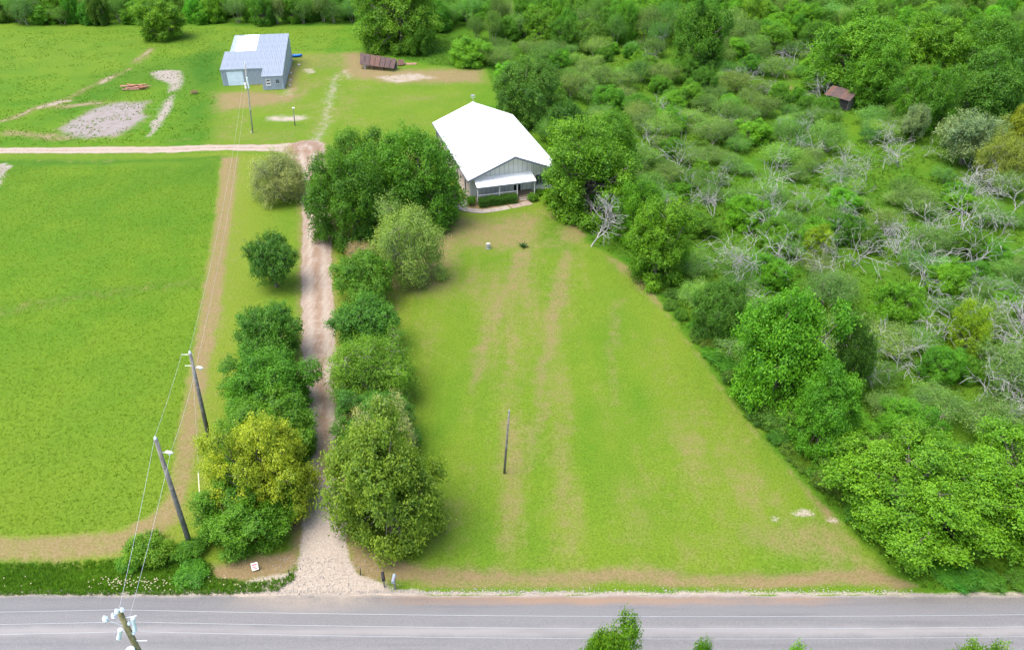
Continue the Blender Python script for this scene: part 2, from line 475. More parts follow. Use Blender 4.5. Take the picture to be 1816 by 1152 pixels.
# roadside verge
vm = soft(dverge, 0.5); up(lush, vm * 0.45); yel *= (1 - vm)
d = sd_poly(wx, wy, poly([(375, 992), (470, 985), (525, 965), (528, 1000), (505, 1022), (440, 1030), (385, 1020)])); up(dry, soft(d, 0.5) * 1.0)
d = sd_poly(wx, wy, poly([(505, 870), (535, 870), (530, 1000), (505, 1000)])); up(dry, soft(d, 0.5) * 0.85)
# lawn
lm = soft(dlawn, 0.4)
yel += lm * (0.62 + 0.5 * (mid_n - 0.5) + 0.9 * (streak_n - 0.5))
up(dry, lm * np.clip(0.15 + 0.9 * (big_n - 0.45) + 0.8 * (streak_n - 0.5) + 0.5 * (mid_n - 0.5), 0, 0.6))
for pts, w, s in [([(930, 445), (905, 500), (872, 570), (852, 650), (845, 690)], [1.4, 1.3, 1.1, .9, .6], .62),
                  ([(1005, 450), (1000, 490), (985, 560), (970, 640), (955, 720)], [1.1, 1.3, 1.3, 1.0, .6], .60),
                  ([(962, 460), (940, 520), (915, 600), (905, 660)], [.5, .6, .6, .4], .52),
                  ([(1092, 530), (1090, 600), (1082, 680), (1085, 720)], [.6, .7, .6, .4], .52),
                  ([(975, 690), (945, 760), (930, 830)], [1.0, 1.4, .8], .46),
                  ([(1165, 640), (1150, 720)], [.5, .4], .36),
                  ([(1310, 715), (1370, 790), (1430, 860), (1495, 925)], [.45, .5, .45, .6], .95),
                  ([(1120, 480), (1160, 520), (1205, 575)], [1.2, 1.2, .8], .75),
                  ([(1205, 575), (1260, 650), (1310, 715)], [.45, .4, .45], .85)]:
    d, _ = sd_line(wx, wy, poly(pts), w); up(dry, lm * soft(d, 0.9) * s)
for pts, s, w in [([(620, 470), (690, 440), (780, 400), (850, 395), (820, 450), (800, 520), (740, 520), (690, 520), (650, 500)], .80, 2.8),
                  ([(780, 372), (870, 385), (960, 370), (1040, 370), (1080, 430), (980, 445), (900, 450), (800, 450)], .66, 2.6),
                  ([(1000, 355), (1050, 360), (1060, 410), (1010, 400)], .62, 1.5),
                  ([(1060, 440), (1130, 480), (1140, 500), (1090, 480)], .75, 1.0),
                  ([(885, 770), (940, 780), (945, 815), (890, 815)], .52, 1.0),
                  ([(610, 930), (690, 985), (760, 1000), (900, 1003), (1640, 1008), (1640, 1047), (640, 1047), (612, 1000)], .84, 0.7),
                  ([(680, 870), (780, 850), (860, 900), (800, 990), (690, 980)], .42, 2.0),
                  ([(1290, 930), (1500, 915), (1560, 985), (1640, 1047), (1480, 1010), (1330, 970)], .56, 1.2),
                  ([(1320, 860), (1400, 860), (1430, 920), (1330, 920)], .44, 1.5)]:
    d = sd_poly(wx, wy, poly(pts)); up(dry, lm * soft(d, w) * s)
d, _ = sd_line(wx, wy, poly([(700, 1026), (1100, 1030), (1500, 1030)]), [.25] * 3)
dry -= soft(d, 0.35) * 0.55 * np.clip(mid_n * 2.2 - 0.4, 0, 1); np.clip(dry, 0, 1, out=dry)
d, _ = sd_line(wx, wy, poly([(640, 1043), (1100, 1045), (1640, 1047)]), [.15] * 3); dry -= soft(d, 0.3) * 0.12 * np.clip(fbm(GX * .6, GY, 77) * 2 - .4, 0, 1); np.clip(dry, 0, 1, out=dry)
for px, py, r, s in [(1372, 926, 1.0, .56), (1436, 917, 1.1, .6), (1490, 925, .8, .62), (1460, 905, .6, .5), (1480, 970, .6, .5), (1190, 545, .5, .42)]:
    c = G(px, py); up(gravel, lm * soft(np.hypot(wx - c[0], (wy - c[1]) * 1.7) - r * .8, 0.5) * s)
d = sd_poly(wx, wy, poly([(960, 385), (1010, 385), (985, 430), (955, 430)])); lush += lm * soft(d, 1.2) * 0.35; dry *= 1 - soft(d, 1.2) * 0.7
# yard between house and barn
ym = soft(dyard, 1.2); yel += ym * (0.55 + 0.6 * (mid_n - 0.5)); up(dry, ym * np.clip(0.16 + 1.0 * (mid_n - 0.5), 0, .45))
for pts, s, w in [([(375, 165), (450, 160), (520, 165), (560, 150), (530, 180), (470, 190), (380, 200)], .78, 2.0),
                  ([(600, 95), (640, 92), (700, 122), (860, 122), (862, 150), (700, 150), (620, 140), (600, 130)], .80, 2.4),
                  ([(510, 95), (640, 93), (640, 120), (520, 130)], .46, 2.0), ([(505, 100), (530, 120), (530, 165), (505, 170)], .75, 1.3),
                  ([(372, 235), (540, 225), (545, 256), (372, 256)], .36, 2.0)]:
    d = sd_poly(wx, wy, poly(pts)); up(dry, soft(d, w) * s)
for pts, s, w in [([(462, 208), (490, 203), (545, 203), (552, 210), (520, 217), (470, 216)], .66, 1.5), ([(532, 122), (555, 120), (562, 130), (540, 135)], .56, .9),
                  ([(640, 135), (740, 128), (790, 140), (700, 150)], .56, 1.2), ([(600, 125), (625, 118), (628, 140), (605, 142)], .5, 1.2),
                  ([(500, 140), (525, 140), (525, 172), (490, 175)], .42, 1.0), ([(438, 232), (456, 231), (456, 238), (440, 238)], .48, .4)]:
    d = sd_poly(wx, wy, poly(pts)); up(gravel, soft(d, w) * s)
d, _ = sd_line(wx, wy, poly([(562, 250), (575, 220), (582, 185), (590, 150), (600, 130)]), [2.0, 1.8, 2.0, 2.0, 1.6]); up(gravel, soft(d, 2.4) * .52); up(grey, soft(d, 2) * .3)
# meadow on the far left with its bare patches
mm = ((GX < -38) & (GY > 97)).astype(float) * np.clip((GY - 97) / 4, 0, 1)
yel += mm * np.clip((GY - 125) / 25, 0, 1) * 0.35 * (0.4 + mid_n)
d = sd_poly(wx, wy, poly([(180, 130), (280, 110), (400, 90), (390, 160), (370, 250), (300, 250), (330, 150), (260, 150), (150, 195), (60, 220), (120, 175)])); lush += soft(d, 3) * 0.5
d = sd_poly(wx, wy, poly([(335, 100), (395, 75), (395, 150), (345, 150)])); lush += soft(d, 2) * 0.5
d = sd_poly(wx, wy, poly([(103, 226), (140, 208), (195, 186), (215, 179), (232, 184), (262, 180), (256, 196), (258, 206), (232, 226), (200, 242), (150, 249), (128, 244)])) + 3.0 * (fbm(GX * .22, GY * .12, 91) - .5) + 1.2 * (fbm(GX * .8, GY * .5, 92) - .5); up(gravel, soft(d, 2.6)); up(grey, soft(d - 1.5, .8)); up(dry, soft(d - 1.5, 2) * .5)
d = sd_poly(wx, wy, poly([(262, 127), (300, 122), (328, 126), (331, 150), (312, 168), (305, 195), (287, 225), (276, 241), (257, 244), (268, 216), (280, 195), (296, 168), (298, 150), (270, 142)])); up(gravel, soft(d, .9) * .68); up(grey, soft(d, 1) * .6)
for pts, w, s in [([(0, 218), (60, 193), (110, 180)], [.3, .6, .9], .5), ([(80, 190), (112, 180)], [.7, .7], .62), ([(110, 178), (180, 146), (230, 122)], [.15, .25, .3], .5), ([(180, 147), (200, 137)], [.5, .5], .62), ([(240, 112), (258, 98), (265, 86)], [.3, .5, .4], .5), ([(110, 190), (180, 182)], [.8, .6], .42), ([(10, 235), (110, 245)], [1.0, 1.2], .34)]:
    d, _ = sd_line(wx, wy, poly(pts), w); up(dry, soft(d - .5, 1.0) * (s + .3)); up(gravel, soft(d - .25, .8) * s * 1.15); up(grey, soft(d, 1) * .5)
d, _ = sd_line(wx, wy, poly([(300, 248), (345, 246)]), [.3, .3]); up(dry, soft(d, .7) * .7)
d = sd_poly(wx, wy, poly([(-40, 300), (8, 287), (20, 298), (5, 330), (-40, 350)])); up(gravel, soft(d, .5) * .7); up(grey, soft(d, .8) * .7)
# ground under the brush: rank grass
bm_ = soft(dbrush, 0.5)
lush = lush * (1 - bm_) + bm_ * np.clip(0.45 + 1.1 * (big_n - 0.5) + 0.8 * (mid_n - 0.5), 0, 1)
yel = yel * (1 - bm_) + bm_ * np.clip(1.4 * (mid_n - 0.52), 0, .4)
dry = dry * (1 - bm_) + bm_ * np.clip(1.2 * (mid_n - 0.62), 0, .4)
d, _ = sd_line(wx, wy, poly([(1105, 455), (1200, 580), (1320, 745), (1480, 930), (1600, 1040)]), [1.5] * 5); up(lush, bm_ * soft(d, 1.2) * 0.9)
d, _ = sd_line(wx, wy, poly([(1370, 60), (1385, 110), (1400, 160)]), [.4] * 3); up(dry, soft(d, .6) * .8)
# drive, track and their worn edges
up(dry, soft(ddrv - 0.7, 0.7) * 0.72); up(dry, soft(dtrk - 0.5, 0.6) * 0.6)
up(gravel, soft(ddrv, 0.45) * 1.3); up(gravel, soft(dtrk, 0.4) * 1.2)
c1 = 1 - np.exp(-((np.abs(odrv) - 0.75) / 0.38) ** 2)
rut += soft(ddrv, .5) * c1 * 0.95 * np.clip((GY - 37) / 6, 0, 1)
rut += soft(dtrk, .5) * (1 - np.exp(-((np.abs(otrk) - 0.6) / 0.35) ** 2)) * 0.55
# house bed and path surround
d = sd_poly(wx, wy, poly([(800, 345), (835, 340), (960, 350), (930, 366), (860, 378), (815, 368)])); up(dry, soft(d, .5) * .9)
# rubble shoulder of the road
sh = soft(np.abs(GY - 30.62) - np.where(GX < -6, .26, .16) * (0.4 + 1.2 * fbm(GX * .8, GY * 0, 55)), 0.25); up(gravel, sh * np.where(GX < -6, .85, .8))
sh2 = soft(np.hypot((GX + 13.0) * .38, (GY - 30.2)) - 2.0, .5); up(gravel, sh2 * 1.3)
lush = np.clip(lush, 0, 1); yel = np.clip(yel, 0, 1)

gz = hgt(GX, GY)
V = np.stack([GX, GY, gz], -1).reshape(-1, 3)
A1 = np.stack([gravel, dry, lush], -1).reshape(-1, 3); A2 = np.stack([grey, rut, yel], -1).reshape(-1, 3)
ny, nx = GX.shape
ii = np.arange(ny * nx).reshape(ny, nx)
Q = np.stack([ii[:-1, :-1], ii[:-1, 1:], ii[1:, 1:], ii[1:, :-1]], -1).reshape(-1, 4)
def fc(a): return (0.25 * (a[:-1, :-1] + a[:-1, 1:] + a[1:, 1:] + a[1:, :-1])).ravel()
reg = np.zeros(len(Q), int)                        # 0 meadow
cx_, cy_ = fc(GX), fc(GY)
reg[(cy_ < 96) & (cx_ < -8)] = 1                   # mown strip
reg[fc(dpast) < 0] = 2
reg[fc(dyard) < 0] = 3
reg[fc(dlawn) < 0] = 4
reg[fc(dbrush) < 0] = 5
reg[(fc(dverge) < 0) | ((cy_ < 31.4))] = 6
reg[fc(dtrk) < 0] = 7
reg[fc(ddrv) < 0] = 8
names = ["meadow", "mown_strip", "pasture", "yard_grass", "lawn", "brushland_ground", "roadside_verge", "dirt_track", "gravel_driveway"]
for k, nm in enumerate(names):
    f = Q[reg == k]
    if not len(f): continue
    u, inv = np.unique(f, return_inverse=True)
    me = np_mesh(nm, V[u], inv.reshape(-1, 4), M["ground"], {"cover_a": ('FLOAT_VECTOR', A1[u]), "cover_b": ('FLOAT_VECTOR', A2[u])}, True)
    o = bpy.data.objects.new(nm, me); link(o); tag(o, kind="structure")
# outer terrain to the horizon
mb = MB(); x0, x1, y0, y1, F_ = xs[0], xs[-1], ys[0], ys[-1], 4000
z = -0.3
me = np_mesh("terrain", [(-F_, -F_, z), (F_, -F_, z), (F_, F_, z), (-F_, F_, z)], [(0, 1, 2, 3)], M["ground"],
             {"cover_a": ('FLOAT_VECTOR', [(0, .05, .55)] * 4), "cover_b": ('FLOAT_VECTOR', [(0, 0, .2)] * 4)})
tag(link(bpy.data.objects.new("terrain", me)), kind="structure")
# road: crowned slab with a broken edge
rx = np.arange(-180, 180.1, 0.4)
edge = 30.52 + (fbm(rx * 0.5, rx * 0, 61) - 0.5) * 0.30 + (fbm(rx * 1.7, rx * 0, 62) - 0.5) * 0.16
cols = [(23.2, 0.0), (23.25, 0.05), (24.8, 0.08), (27.0, 0.11), (29.0, 0.08)]
rows = [np.stack([rx, np.full(rx.shape, yy), np.full(rx.shape, zz)], -1) for yy, zz in cols]
rows += [np.stack([rx, edge - 0.05, np.full(rx.shape, 0.045)], -1), np.stack([rx, edge + 0.02, np.full(rx.shape, -0.06)], -1)]
RV = np.concatenate(rows); nr, nc = len(rows), len(rx)
ri = np.arange(nr * nc).reshape(nr, nc)
RF = np.stack([ri[:-1, :-1], ri[:-1, 1:], ri[1:, 1:], ri[1:, :-1]], -1).reshape(-1, 4)
tag(link(bpy.data.objects.new("road", np_mesh("road", RV, RF, M["asphalt"]))), kind="structure")

# ------------------------------------------------------------------ vegetation builders
def unit(a):
    return a / (np.linalg.norm(a, axis=-1, keepdims=True) + 1e-9)

def leaves(name, P_, Nn, L, W, tint, rng, mat, droop=0.25):
    """one rhombic leaf face per point"""
    n = len(P_)
    t = unit(np.cross(Nn, rng.normal(size=(n, 3))))
    t[:, 2] -= droop; t = unit(t)
    b = unit(np.cross(Nn, t))
    L = np.asarray(L)[:, None]; W = np.asarray(W)[:, None]
    fold = Nn * (W * 0.25)
    v = np.stack([P_ - t * L * .5, P_ + b * W * .5 + fold, P_ + t * L * .5, P_ - b * W * .5 + fold], 1).reshape(-1, 3)
    return np_mesh(name, v, np.arange(4 * n).reshape(n, 4), mat, {"tint": ('FLOAT', np.repeat(tint, 4))})

def limb_path(a, b, rng, k=5, wig=0.12, arch=0.15):
    a = np.array(a, float); b = np.array(b, float); L = np.linalg.norm(b - a)
    pts = []
    for i in range(k + 1):
        t = i / k
        p = a * (1 - t) + b * t
        p = p + np.array([0, 0, 1]) * arch * L * math.sin(math.pi * t)
        if 0 < i < k: p = p + rng.normal(size=3) * wig * L / k
        pts.append(p)
    return pts

def crown_tree(key, R=4.5, h=8.0, z0=1.0, nlobe=22, lobe=1.5, nspray=34, nleaf=34, ll=0.19, lw=0.11, seed=1, sig=0.2,
               slen=0.7, mat="leaf", upb=0.6, droop=0.25, bare=0.0, flat=1.0, trunk=0.22, multi=1, low=-0.55, twigs=0.15, barkm="bark", skirt=0):
    """(trunk mesh, crown mesh): limbs reach lobes, lobes carry sprays, sprays carry leaves"""
    rng = np.random.default_rng(seed)
    cz = (z0 + h) / 2; sz = (h - z0) / 2
    i = np.arange(nlobe) + 0.5
    zz = 1 - (1 - low) * i / nlobe
    ph = i * 2.39996 + rng.uniform(0, 6)
    rr = np.where(zz < 0, np.clip(1 - zz ** 2, 0, 1) ** 0.28, np.sqrt(np.clip(1 - zz ** 2, 0, 1)))
    d = np.stack([rr * np.cos(ph), rr * np.sin(ph), zz], -1) + rng.normal(size=(nlobe, 3)) * 0.16
    rad = rng.uniform(0.70, 1.10, nlobe)[:, None]
    lr = lobe * rng.uniform(0.65, 1.3, nlobe)
    shrink = np.array([max(R - lobe, 0.3 * R), max(R - lobe, 0.3 * R), max(sz - lobe * 0.75, 0.25 * sz)])
    lc = np.array([0, 0, cz]) + d * shrink * rad
    if skirt:
        a = np.arange(skirt) * 6.283 / skirt + rng.uniform(-.3, .3, skirt)
        q = rng.uniform(.62, .95, skirt) * (R - lobe * .8)
        lc = np.concatenate([lc, np.stack([np.cos(a) * q, np.sin(a) * q, z0 + lobe * rng.uniform(.5, 1.3, skirt)], -1)]); lr = np.concatenate([lr, lobe * rng.uniform(.75, 1.1, skirt)])
    # a few inner lobes keep the middle from showing through
    ni = max(2, nlobe // 5)
    inner = np.array([0, 0, cz]) + rng.normal(size=(ni, 3)) * shrink * 0.32
    lc = np.concatenate([lc, inner]); lr = np.concatenate([lr, np.full(ni, lobe * 1.1)])
    out = unit(lc - np.array([0, 0, cz - 0.3 * sz]))
    PP, NN, TT, SP_ = [], [], [], []
    for k in range(len(lc)):
        ns = int(nspray * (lr[k] / lobe) ** 2 * rng.uniform(0.8, 1.2))
        dd = unit(rng.normal(size=(ns * 3, 3)))
        keep = (dd @ out[k]) > -0.45
        dd = dd[keep & (dd[:, 2] > -0.75)][:ns]
        pos = lc[k] + dd * (lr[k] * rng.uniform(0.55, 1.0, len(dd)))[:, None] * np.array([1, 1, flat])
        ltint = rng.uniform(-0.26, 0.24)
        if bare > 0:
            sel = rng.random(len(dd)) > bare * rng.uniform(0.3, 1.5); 
        else:
            sel = np.ones(len(dd), bool)
        SP_.append(pos)
        pos = pos[sel]; dd = dd[sel]
        if not len(pos): continue
        m = nleaf
        ax = unit(dd * 0.9 + out[k] * 0.3 + np.array([0, 0, 0.25 - droop]))
        t = rng.uniform(-0.5, 0.6, (len(pos), m, 1))
        lp = pos[:, None] + ax[:, None] * t * slen + rng.normal(size=(len(pos), m, 3)) * sig
        ln = unit(dd[:, None] * 0.8 + np.array([0, 0, upb]) + rng.normal(size=(len(pos), m, 3)) * 0.5)
        st = rng.normal(size=(len(pos), 1)) * 0.12
        tt = np.clip(0.45 + ltint + st + rng.normal(size=(len(pos), m)) * 0.17 + t[..., 0] * 0.15, 0, 1)
        PP.append(lp.reshape(-1, 3)); NN.append(ln.reshape(-1, 3)); TT.append(tt.ravel())
    Pn = np.concatenate(PP); Nn = np.concatenate(NN); Tn = np.concatenate(TT)
    ok = Pn[:, 2] > 0.03
    Pn, Nn, Tn = Pn[ok], Nn[ok], Tn[ok]
    s = rng.uniform(0.65, 1.3, len(Pn))
    crown = leaves(key + "_crown", Pn, Nn, ll * s, lw * s, Tn, rng, M[mat], droop)
    mb = MB()
    forks = []
    for q in range(multi):
        a = rng.uniform(0, 6.28); off = 0 if multi == 1 else trunk * 1.6
        lean = 0.05 if multi == 1 else 0.35
        b0 = np.array([math.cos(a) * off, math.sin(a) * off, -0.25])
        f0 = np.array([math.cos(a) * lean * R, math.sin(a) * lean * R, z0 + 0.25 * (h - z0)])
        mb.tube(limb_path(b0, f0, rng, 4, 0.1, 0), [trunk * 1.35, trunk, trunk * .9, trunk * .85, trunk * .75], 7)
        forks.append(f0)
    for k in range(len(lc)):
        f0 = forks[int(np.argmin([np.linalg.norm((f - lc[k])[:2]) for f in forks]))]
        mb.tube(limb_path(f0, lc[k], rng, 4, 0.3, 0.08), [trunk * .5, trunk * .38, trunk * .28, trunk * .2, trunk * .12], 5, False)
        sp = SP_[k]
        for j in range(int(len(sp) * twigs)):
            e = sp[rng.integers(len(sp))]
            mb.tube(limb_path(lc[k], e, rng, 2, 0.3, 0.05), [trunk * .12, trunk * .08, trunk * .03], 3, False)
    Rm = float(np.percentile(np.hypot(Pn[:, 0], Pn[:, 1]), 97)); hm = float(np.percentile(Pn[:, 2], 99.5))
    return (mb.mesh(key + "_trunk", M[barkm]), crown), Rm, hm

RMIN = 0.012
def dead_tree(key, h=4.5, seed=1, spread=1.0, lean=0.2, mat="deadwood", r0=0.052, depth=3, multi=2, fan=0):
    rng = np.random.default_rng(seed); mb = MB()
    def grow(p, d, L, r, lev):
        k = 4; pts = [p]; rad = [r]; q = np.array(p, float); dd = np.array(d, float)
        for i in range(k):
            dd = unit(dd + rng.normal(size=3) * 0.24 + np.array([0, 0, 0.03 if lev < 2 else (.05 if fan else -0.07)]))
            q = q + dd * L / k; pts.append(q.copy()); rad.append(max(r * (1 - 0.5 * (i + 1) / k), RMIN))
        mb.tube(pts, rad, 5 if lev < 2 else 3, False)
        if lev >= depth: return
        n = fan + int(rng.integers(2, 5)) - (fan > 0 and lev > 2) if lev > 0 else int(rng.integers(3, 5))
        for j in range(n):
            t = rng.uniform(0.35, 1.0) if j else 1.0
            a = pts[int(round(t * k))]
            side = unit(np.cross(dd, rng.normal(size=3)))
            nd = unit(dd * rng.uniform(0.35, 0.9) + side * rng.uniform(0.5, 1.0) * spread + np.array([0, 0, 0.12]))
            grow(a, nd, L * rng.uniform(0.6, 0.95), max(r * rng.uniform(0.5, 0.68), RMIN), lev + 1)
    for q in range(multi):
        a = rng.uniform(0, 6.28)
        d0 = unit(np.array([math.cos(a) * (lean + .25 * (multi > 1)), math.sin(a) * (lean + .25 * (multi > 1)), 1.0]))
        grow(np.array([0, 0, -0.15]), d0, h * 0.42, r0, 0)
    return mb.mesh(key + "_branches", M[mat])

def fit_crown(x0, x1, y0, y1, zf=0.12):
    """place, radius, height of a crown whose outline fills a survey box"""
    y1 = max(y1, y0 + 0.80 * (x1 - x0))        # lower part hidden by the tree in front
    cxp = (x0 + x1) / 2
    th = np.linspace(0, np.pi, 13); ph = np.linspace(0, 2 * np.pi, 25)
    S = np.stack([(np.sin(th)[:, None] * np.cos(ph)), (np.sin(th)[:, None] * np.sin(ph)), np.cos(th)[:, None] + 0 * ph], -1).reshape(-1, 3)
    def ext(Y, h):
        zc = h * (1 + zf) / 2; sz = h * (1 - zf) / 2
        sc = ppm(Y, zc); R = (x1 - x0) / 2 / sc; X = (cxp - PCX) / sc
        p = S * np.array([R, R, sz]) + np.array([X, Y, zc])
        dz = p[:, 2] - CAM_H; d = p[:, 1] * CP - dz * SP
        py = PCY + FPX * (-(dz * CP + p[:, 1] * SP)) / d
        return py.min(), py.max(), X, R
    Y = G(cxp, y1 - 0.2 * (y1 - y0))[1]; h = 6.0
    for _ in range(40):
        a, b, X, R = ext(Y, h)
        a1, b1, _, _ = ext(Y + .05, h); a2, b2, _, _ = ext(Y, h + .05)
        J = np.array([[(a1 - a) / .05, (a2 - a) / .05], [(b1 - b) / .05, (b2 - b) / .05]])
        st = np.linalg.solve(J + 1e-6 * np.eye(2), np.array([a - y0, b - y1]))
        st = np.clip(st, -3, 3)
        Y -= st[0] * .7; h = min(max(h - st[1] * .7, 0.8), 16)
    a, b, X, R = ext(Y, h)
    return X, Y, R, h

PROTO = {}
def proto(key, fn, R, h, **kw):
    PROTO[key] = fn(key, R=R, h=h, **kw)

for q in range(3):
    proto("oak%d" % q, crown_tree, 4.6, 7.0, nlobe=36, lobe=1.05, nspray=40, nleaf=28, ll=.17, lw=.10, seed=10 + q, sig=.17, slen=.5, z0=.15, low=-.8, skirt=13)
for q in range(4):
    proto("elm%d" % q, crown_tree, 4.2, 7.5, nlobe=32, lobe=.95, nspray=40, nleaf=28, ll=.19, lw=.115, seed=30 + q, sig=.16, slen=.75, z0=.15, low=-.85, droop=.32, skirt=11)
proto("big_elm", crown_tree, 6.0, 9.0, nlobe=60, lobe=1.05, nspray=42, nleaf=30, ll=.19, lw=.12, seed=51, sig=.17, slen=.8, z0=.2, low=-.85, skirt=16, droop=.3, twigs=.3)
for q in range(2):
    proto("small_oak%d" % q, crown_tree, 3.0, 4.6, nlobe=26, lobe=.9, nspray=30, nleaf=26, ll=.15, lw=.09, seed=60 + q, sig=.13, slen=.4, z0=.3, low=-.7)
for q in range(2):
    proto("pale%d" % q, crown_tree, 4.0, 6.0, nlobe=32, lobe=1.1, nspray=34, nleaf=24, ll=.17, lw=.075, seed=70 + q, sig=.2, slen=.7, z0=.2, low=-.8, skirt=10, mat="feather", bare=.12, twigs=.3, barkm="twig", multi=2)
proto("sparse", crown_tree, 3.6, 4.5, nlobe=26, lobe=1.1, nspray=26, nleaf=16, ll=.13, lw=.05, seed=80, sig=.22, slen=.7, z0=.5, low=-.5, mat="feather", bare=.35, twigs=.9, barkm="twig", multi=3, trunk=.14)
for q in range(6):
    proto("mesquite%d" % q, crown_tree, 2.6, 3.3, nlobe=18, lobe=.85, nspray=26, nleaf=20, ll=.20, lw=.045, seed=90 + q, sig=.17, slen=.8, z0=.25, low=-.45, mat="feather", bare=.12, twigs=.45, barkm="twig", multi=4, trunk=.07, droop=.15, flat=.8, upb=.35)
for q in range(3):
    proto("bush%d" % q, crown_tree, 1.5, 1.8, nlobe=13, lobe=.52, nspray=24, nleaf=20, ll=.13, lw=.08, seed=110 + q, sig=.11, slen=.35, z0=.05, low=-.6, trunk=.04, multi=3)
DEAD = [dead_tree("dead_tree%d" % q, h=4.6 + .4 * (q % 3), seed=200 + q, spread=.62 + .12 * (q % 3), multi=1 + q % 3) for q in range(12)]
DEAD_FINE = dead_tree("bare_tree", h=6.4, seed=231, spread=.55, lean=.15, r0=.115, depth=4, multi=1, fan=2)

BRIGHT = (0.058, 0.190, 0.010); MID = (0.040, 0.140, 0.010); OAK = (0.026, 0.100, 0.010); TEAL = (0.032, 0.116, 0.016)
MESQ = (0.078, 0.178, 0.042); MESQ2 = (0.055, 0.150, 0.028); YELG = (0.150, 0.185, 0.012); PALE = (0.145, 0.185, 0.038); LIME = (0.100, 0.215, 0.010)
BLUE = (0.085, 0.185, 0.085)
LEAF_GAIN = (2.15, 1.85, 1.8)
placed = []
def tree(name, key, box, col, label, cat="tree", group=None, zr=None, xyz=None, stem="trunk", top="crown"):
    (tm, cm), R0, h0 = PROTO[key]
    if xyz is None: X, Y, R, h = fit_crown(*box)
    else: X, Y, R, h = xyz
    rnd = random.Random(int(abs(X) * 131 + Y * 17))
    o = empty(name, (X, Y, hz(X, Y) - 0.02), rnd.uniform(0, 6.28) if zr is None else zr)
    sc = (R / R0, R / R0, h / h0)
    place(stem, tm, o, scale=sc)
    c = place(top, cm, o, scale=sc)
    c.color = (*[min(v * g_ * rnd.uniform(.92, 1.08), .8) for v, g_ in zip(col, LEAF_GAIN)], 1)
    tag(o, label, cat, group)
    placed.append((X, Y, R))
    return o

# the row on the left of the drive
tree("oak_tree", "small_oak0", (438, 526, 416, 503), TEAL, "small dark round oak standing alone left of the drive", group="trees lining the driveway")
tree("oak_tree", "small_oak1", (412, 541, 538, 618), (.034, .122, .014), "dark dense oak left of the drive, behind the light green broad one", group="trees lining the driveway")
tree("oak_tree", "oak0", (388, 556, 606, 708), (.040, .150, .012), "broad light green oak left of the drive, in front of the dark dense one", group="trees lining the driveway")
tree("oak_tree", "oak1", (384, 562, 684, 790), (.046, .160, .012), "green oak left of the drive, mostly hidden behind the yellow-tinged oak", group="trees lining the driveway")
tree("oak_tree", "oak2", (360, 556, 718, 912), (.150, .240, .022), "large yellow-tinged oak left of the drive near the road", group="trees lining the driveway")
tree("elm_tree", "elm0", (348, 516, 828, 972), (.046, .152, .010), "bright green tree nearest the road, left of the drive mouth", group="trees lining the driveway")
# the row on the right of the drive
tree("oak_tree", "small_oak1", (588, 706, 446, 540), (.044, .142, .013), "green oak right of the drive, farthest of the dense row", group="trees lining the driveway")
tree("oak_tree", "small_oak0", (586, 712, 522, 605), (.036, .128, .015), "dark bluish oak right of the drive, second of the dense row from the house", group="trees lining the driveway")
tree("oak_tree", "pale1", (576, 738, 583, 690), (.070, .170, .014), "lighter open-crowned oak right of the drive between two dark bluish oaks", group="trees lining the driveway")
tree("oak_tree", "oak2", (583, 746, 674, 790), (.032, .122, .014), "dark bluish flat-topped oak right of the drive behind the pale twiggy tree", group="trees lining the driveway")
tree("elm_tree", "elm1", (576, 788, 728, 956), (.085, .182, .018), "large mixed green tree right of the drive, nearest the road", group="trees lining the driveway")
tree("mesquite_tree", "pale1", (622, 736, 704, 815), (.200, .260, .105), "pale half-leafed tree rising just behind the large tree right of the drive", group="trees lining the driveway")
tree("mesquite_tree", "pale0", (660, 784, 356, 488), (.130, .210, .060), "pale grey-green rounded tree on the lawn in front of the dark oaks", "tree")
tree("mesquite_tree", "pale1", (442, 544, 268, 350), (.165, .205, .085), "sparse olive tree beside the bend of the dirt track", "tree")
tree("bare_bush", "sparse", (612, 668, 424, 462), (.25, .24, .13), "small greyish bare bush behind the dense oaks right of the drive", "bush")
# oaks by the house
tree("oak_tree", "oak2", (560, 715, 228, 345), (.044, .135, .010), "dark oak at the back left of the cluster beside the house", group="dark oaks left of the house")
tree("oak_tree", "oak0", (640, 824, 234, 384), (.042, .140, .010), "broad dark green oak overhanging the left eave of the house", group="dark oaks left of the house")
tree("oak_tree", "oak1", (544, 694, 270, 416), (.034, .118, .010), "dark oak leaning over the drive left of the house", group="dark oaks left of the house")
tree("elm_tree", "elm2", (964, 1130, 212, 368), (.056, .175, .010), "bright rounded tree against the right front corner of the house")
tree("elm_tree", "elm3", (1030, 1135, 195, 300), (.048, .165, .010), "bright tree directly behind the rounded tree right of the house")
tree("oak_tree", "oak1", (872, 1002, 104, 200), (.040, .130, .014), "dark rounded tree behind the right rear corner of the house roof")
tree("oak_tree", "small_oak1", (968, 1044, 178, 262), (.026, .105, .012), "dark tree close along the right wall of the house")
tree("elm_tree", "elm0", (1090, 1170, 318, 420), (.048, .170, .010), "bright tree just behind the bare white tree at the lawn edge")
tree("elm_tree", "elm2", (1112, 1230, 342, 482), (.056, .182, .010), "bright green tree to the right of the bare white tree")
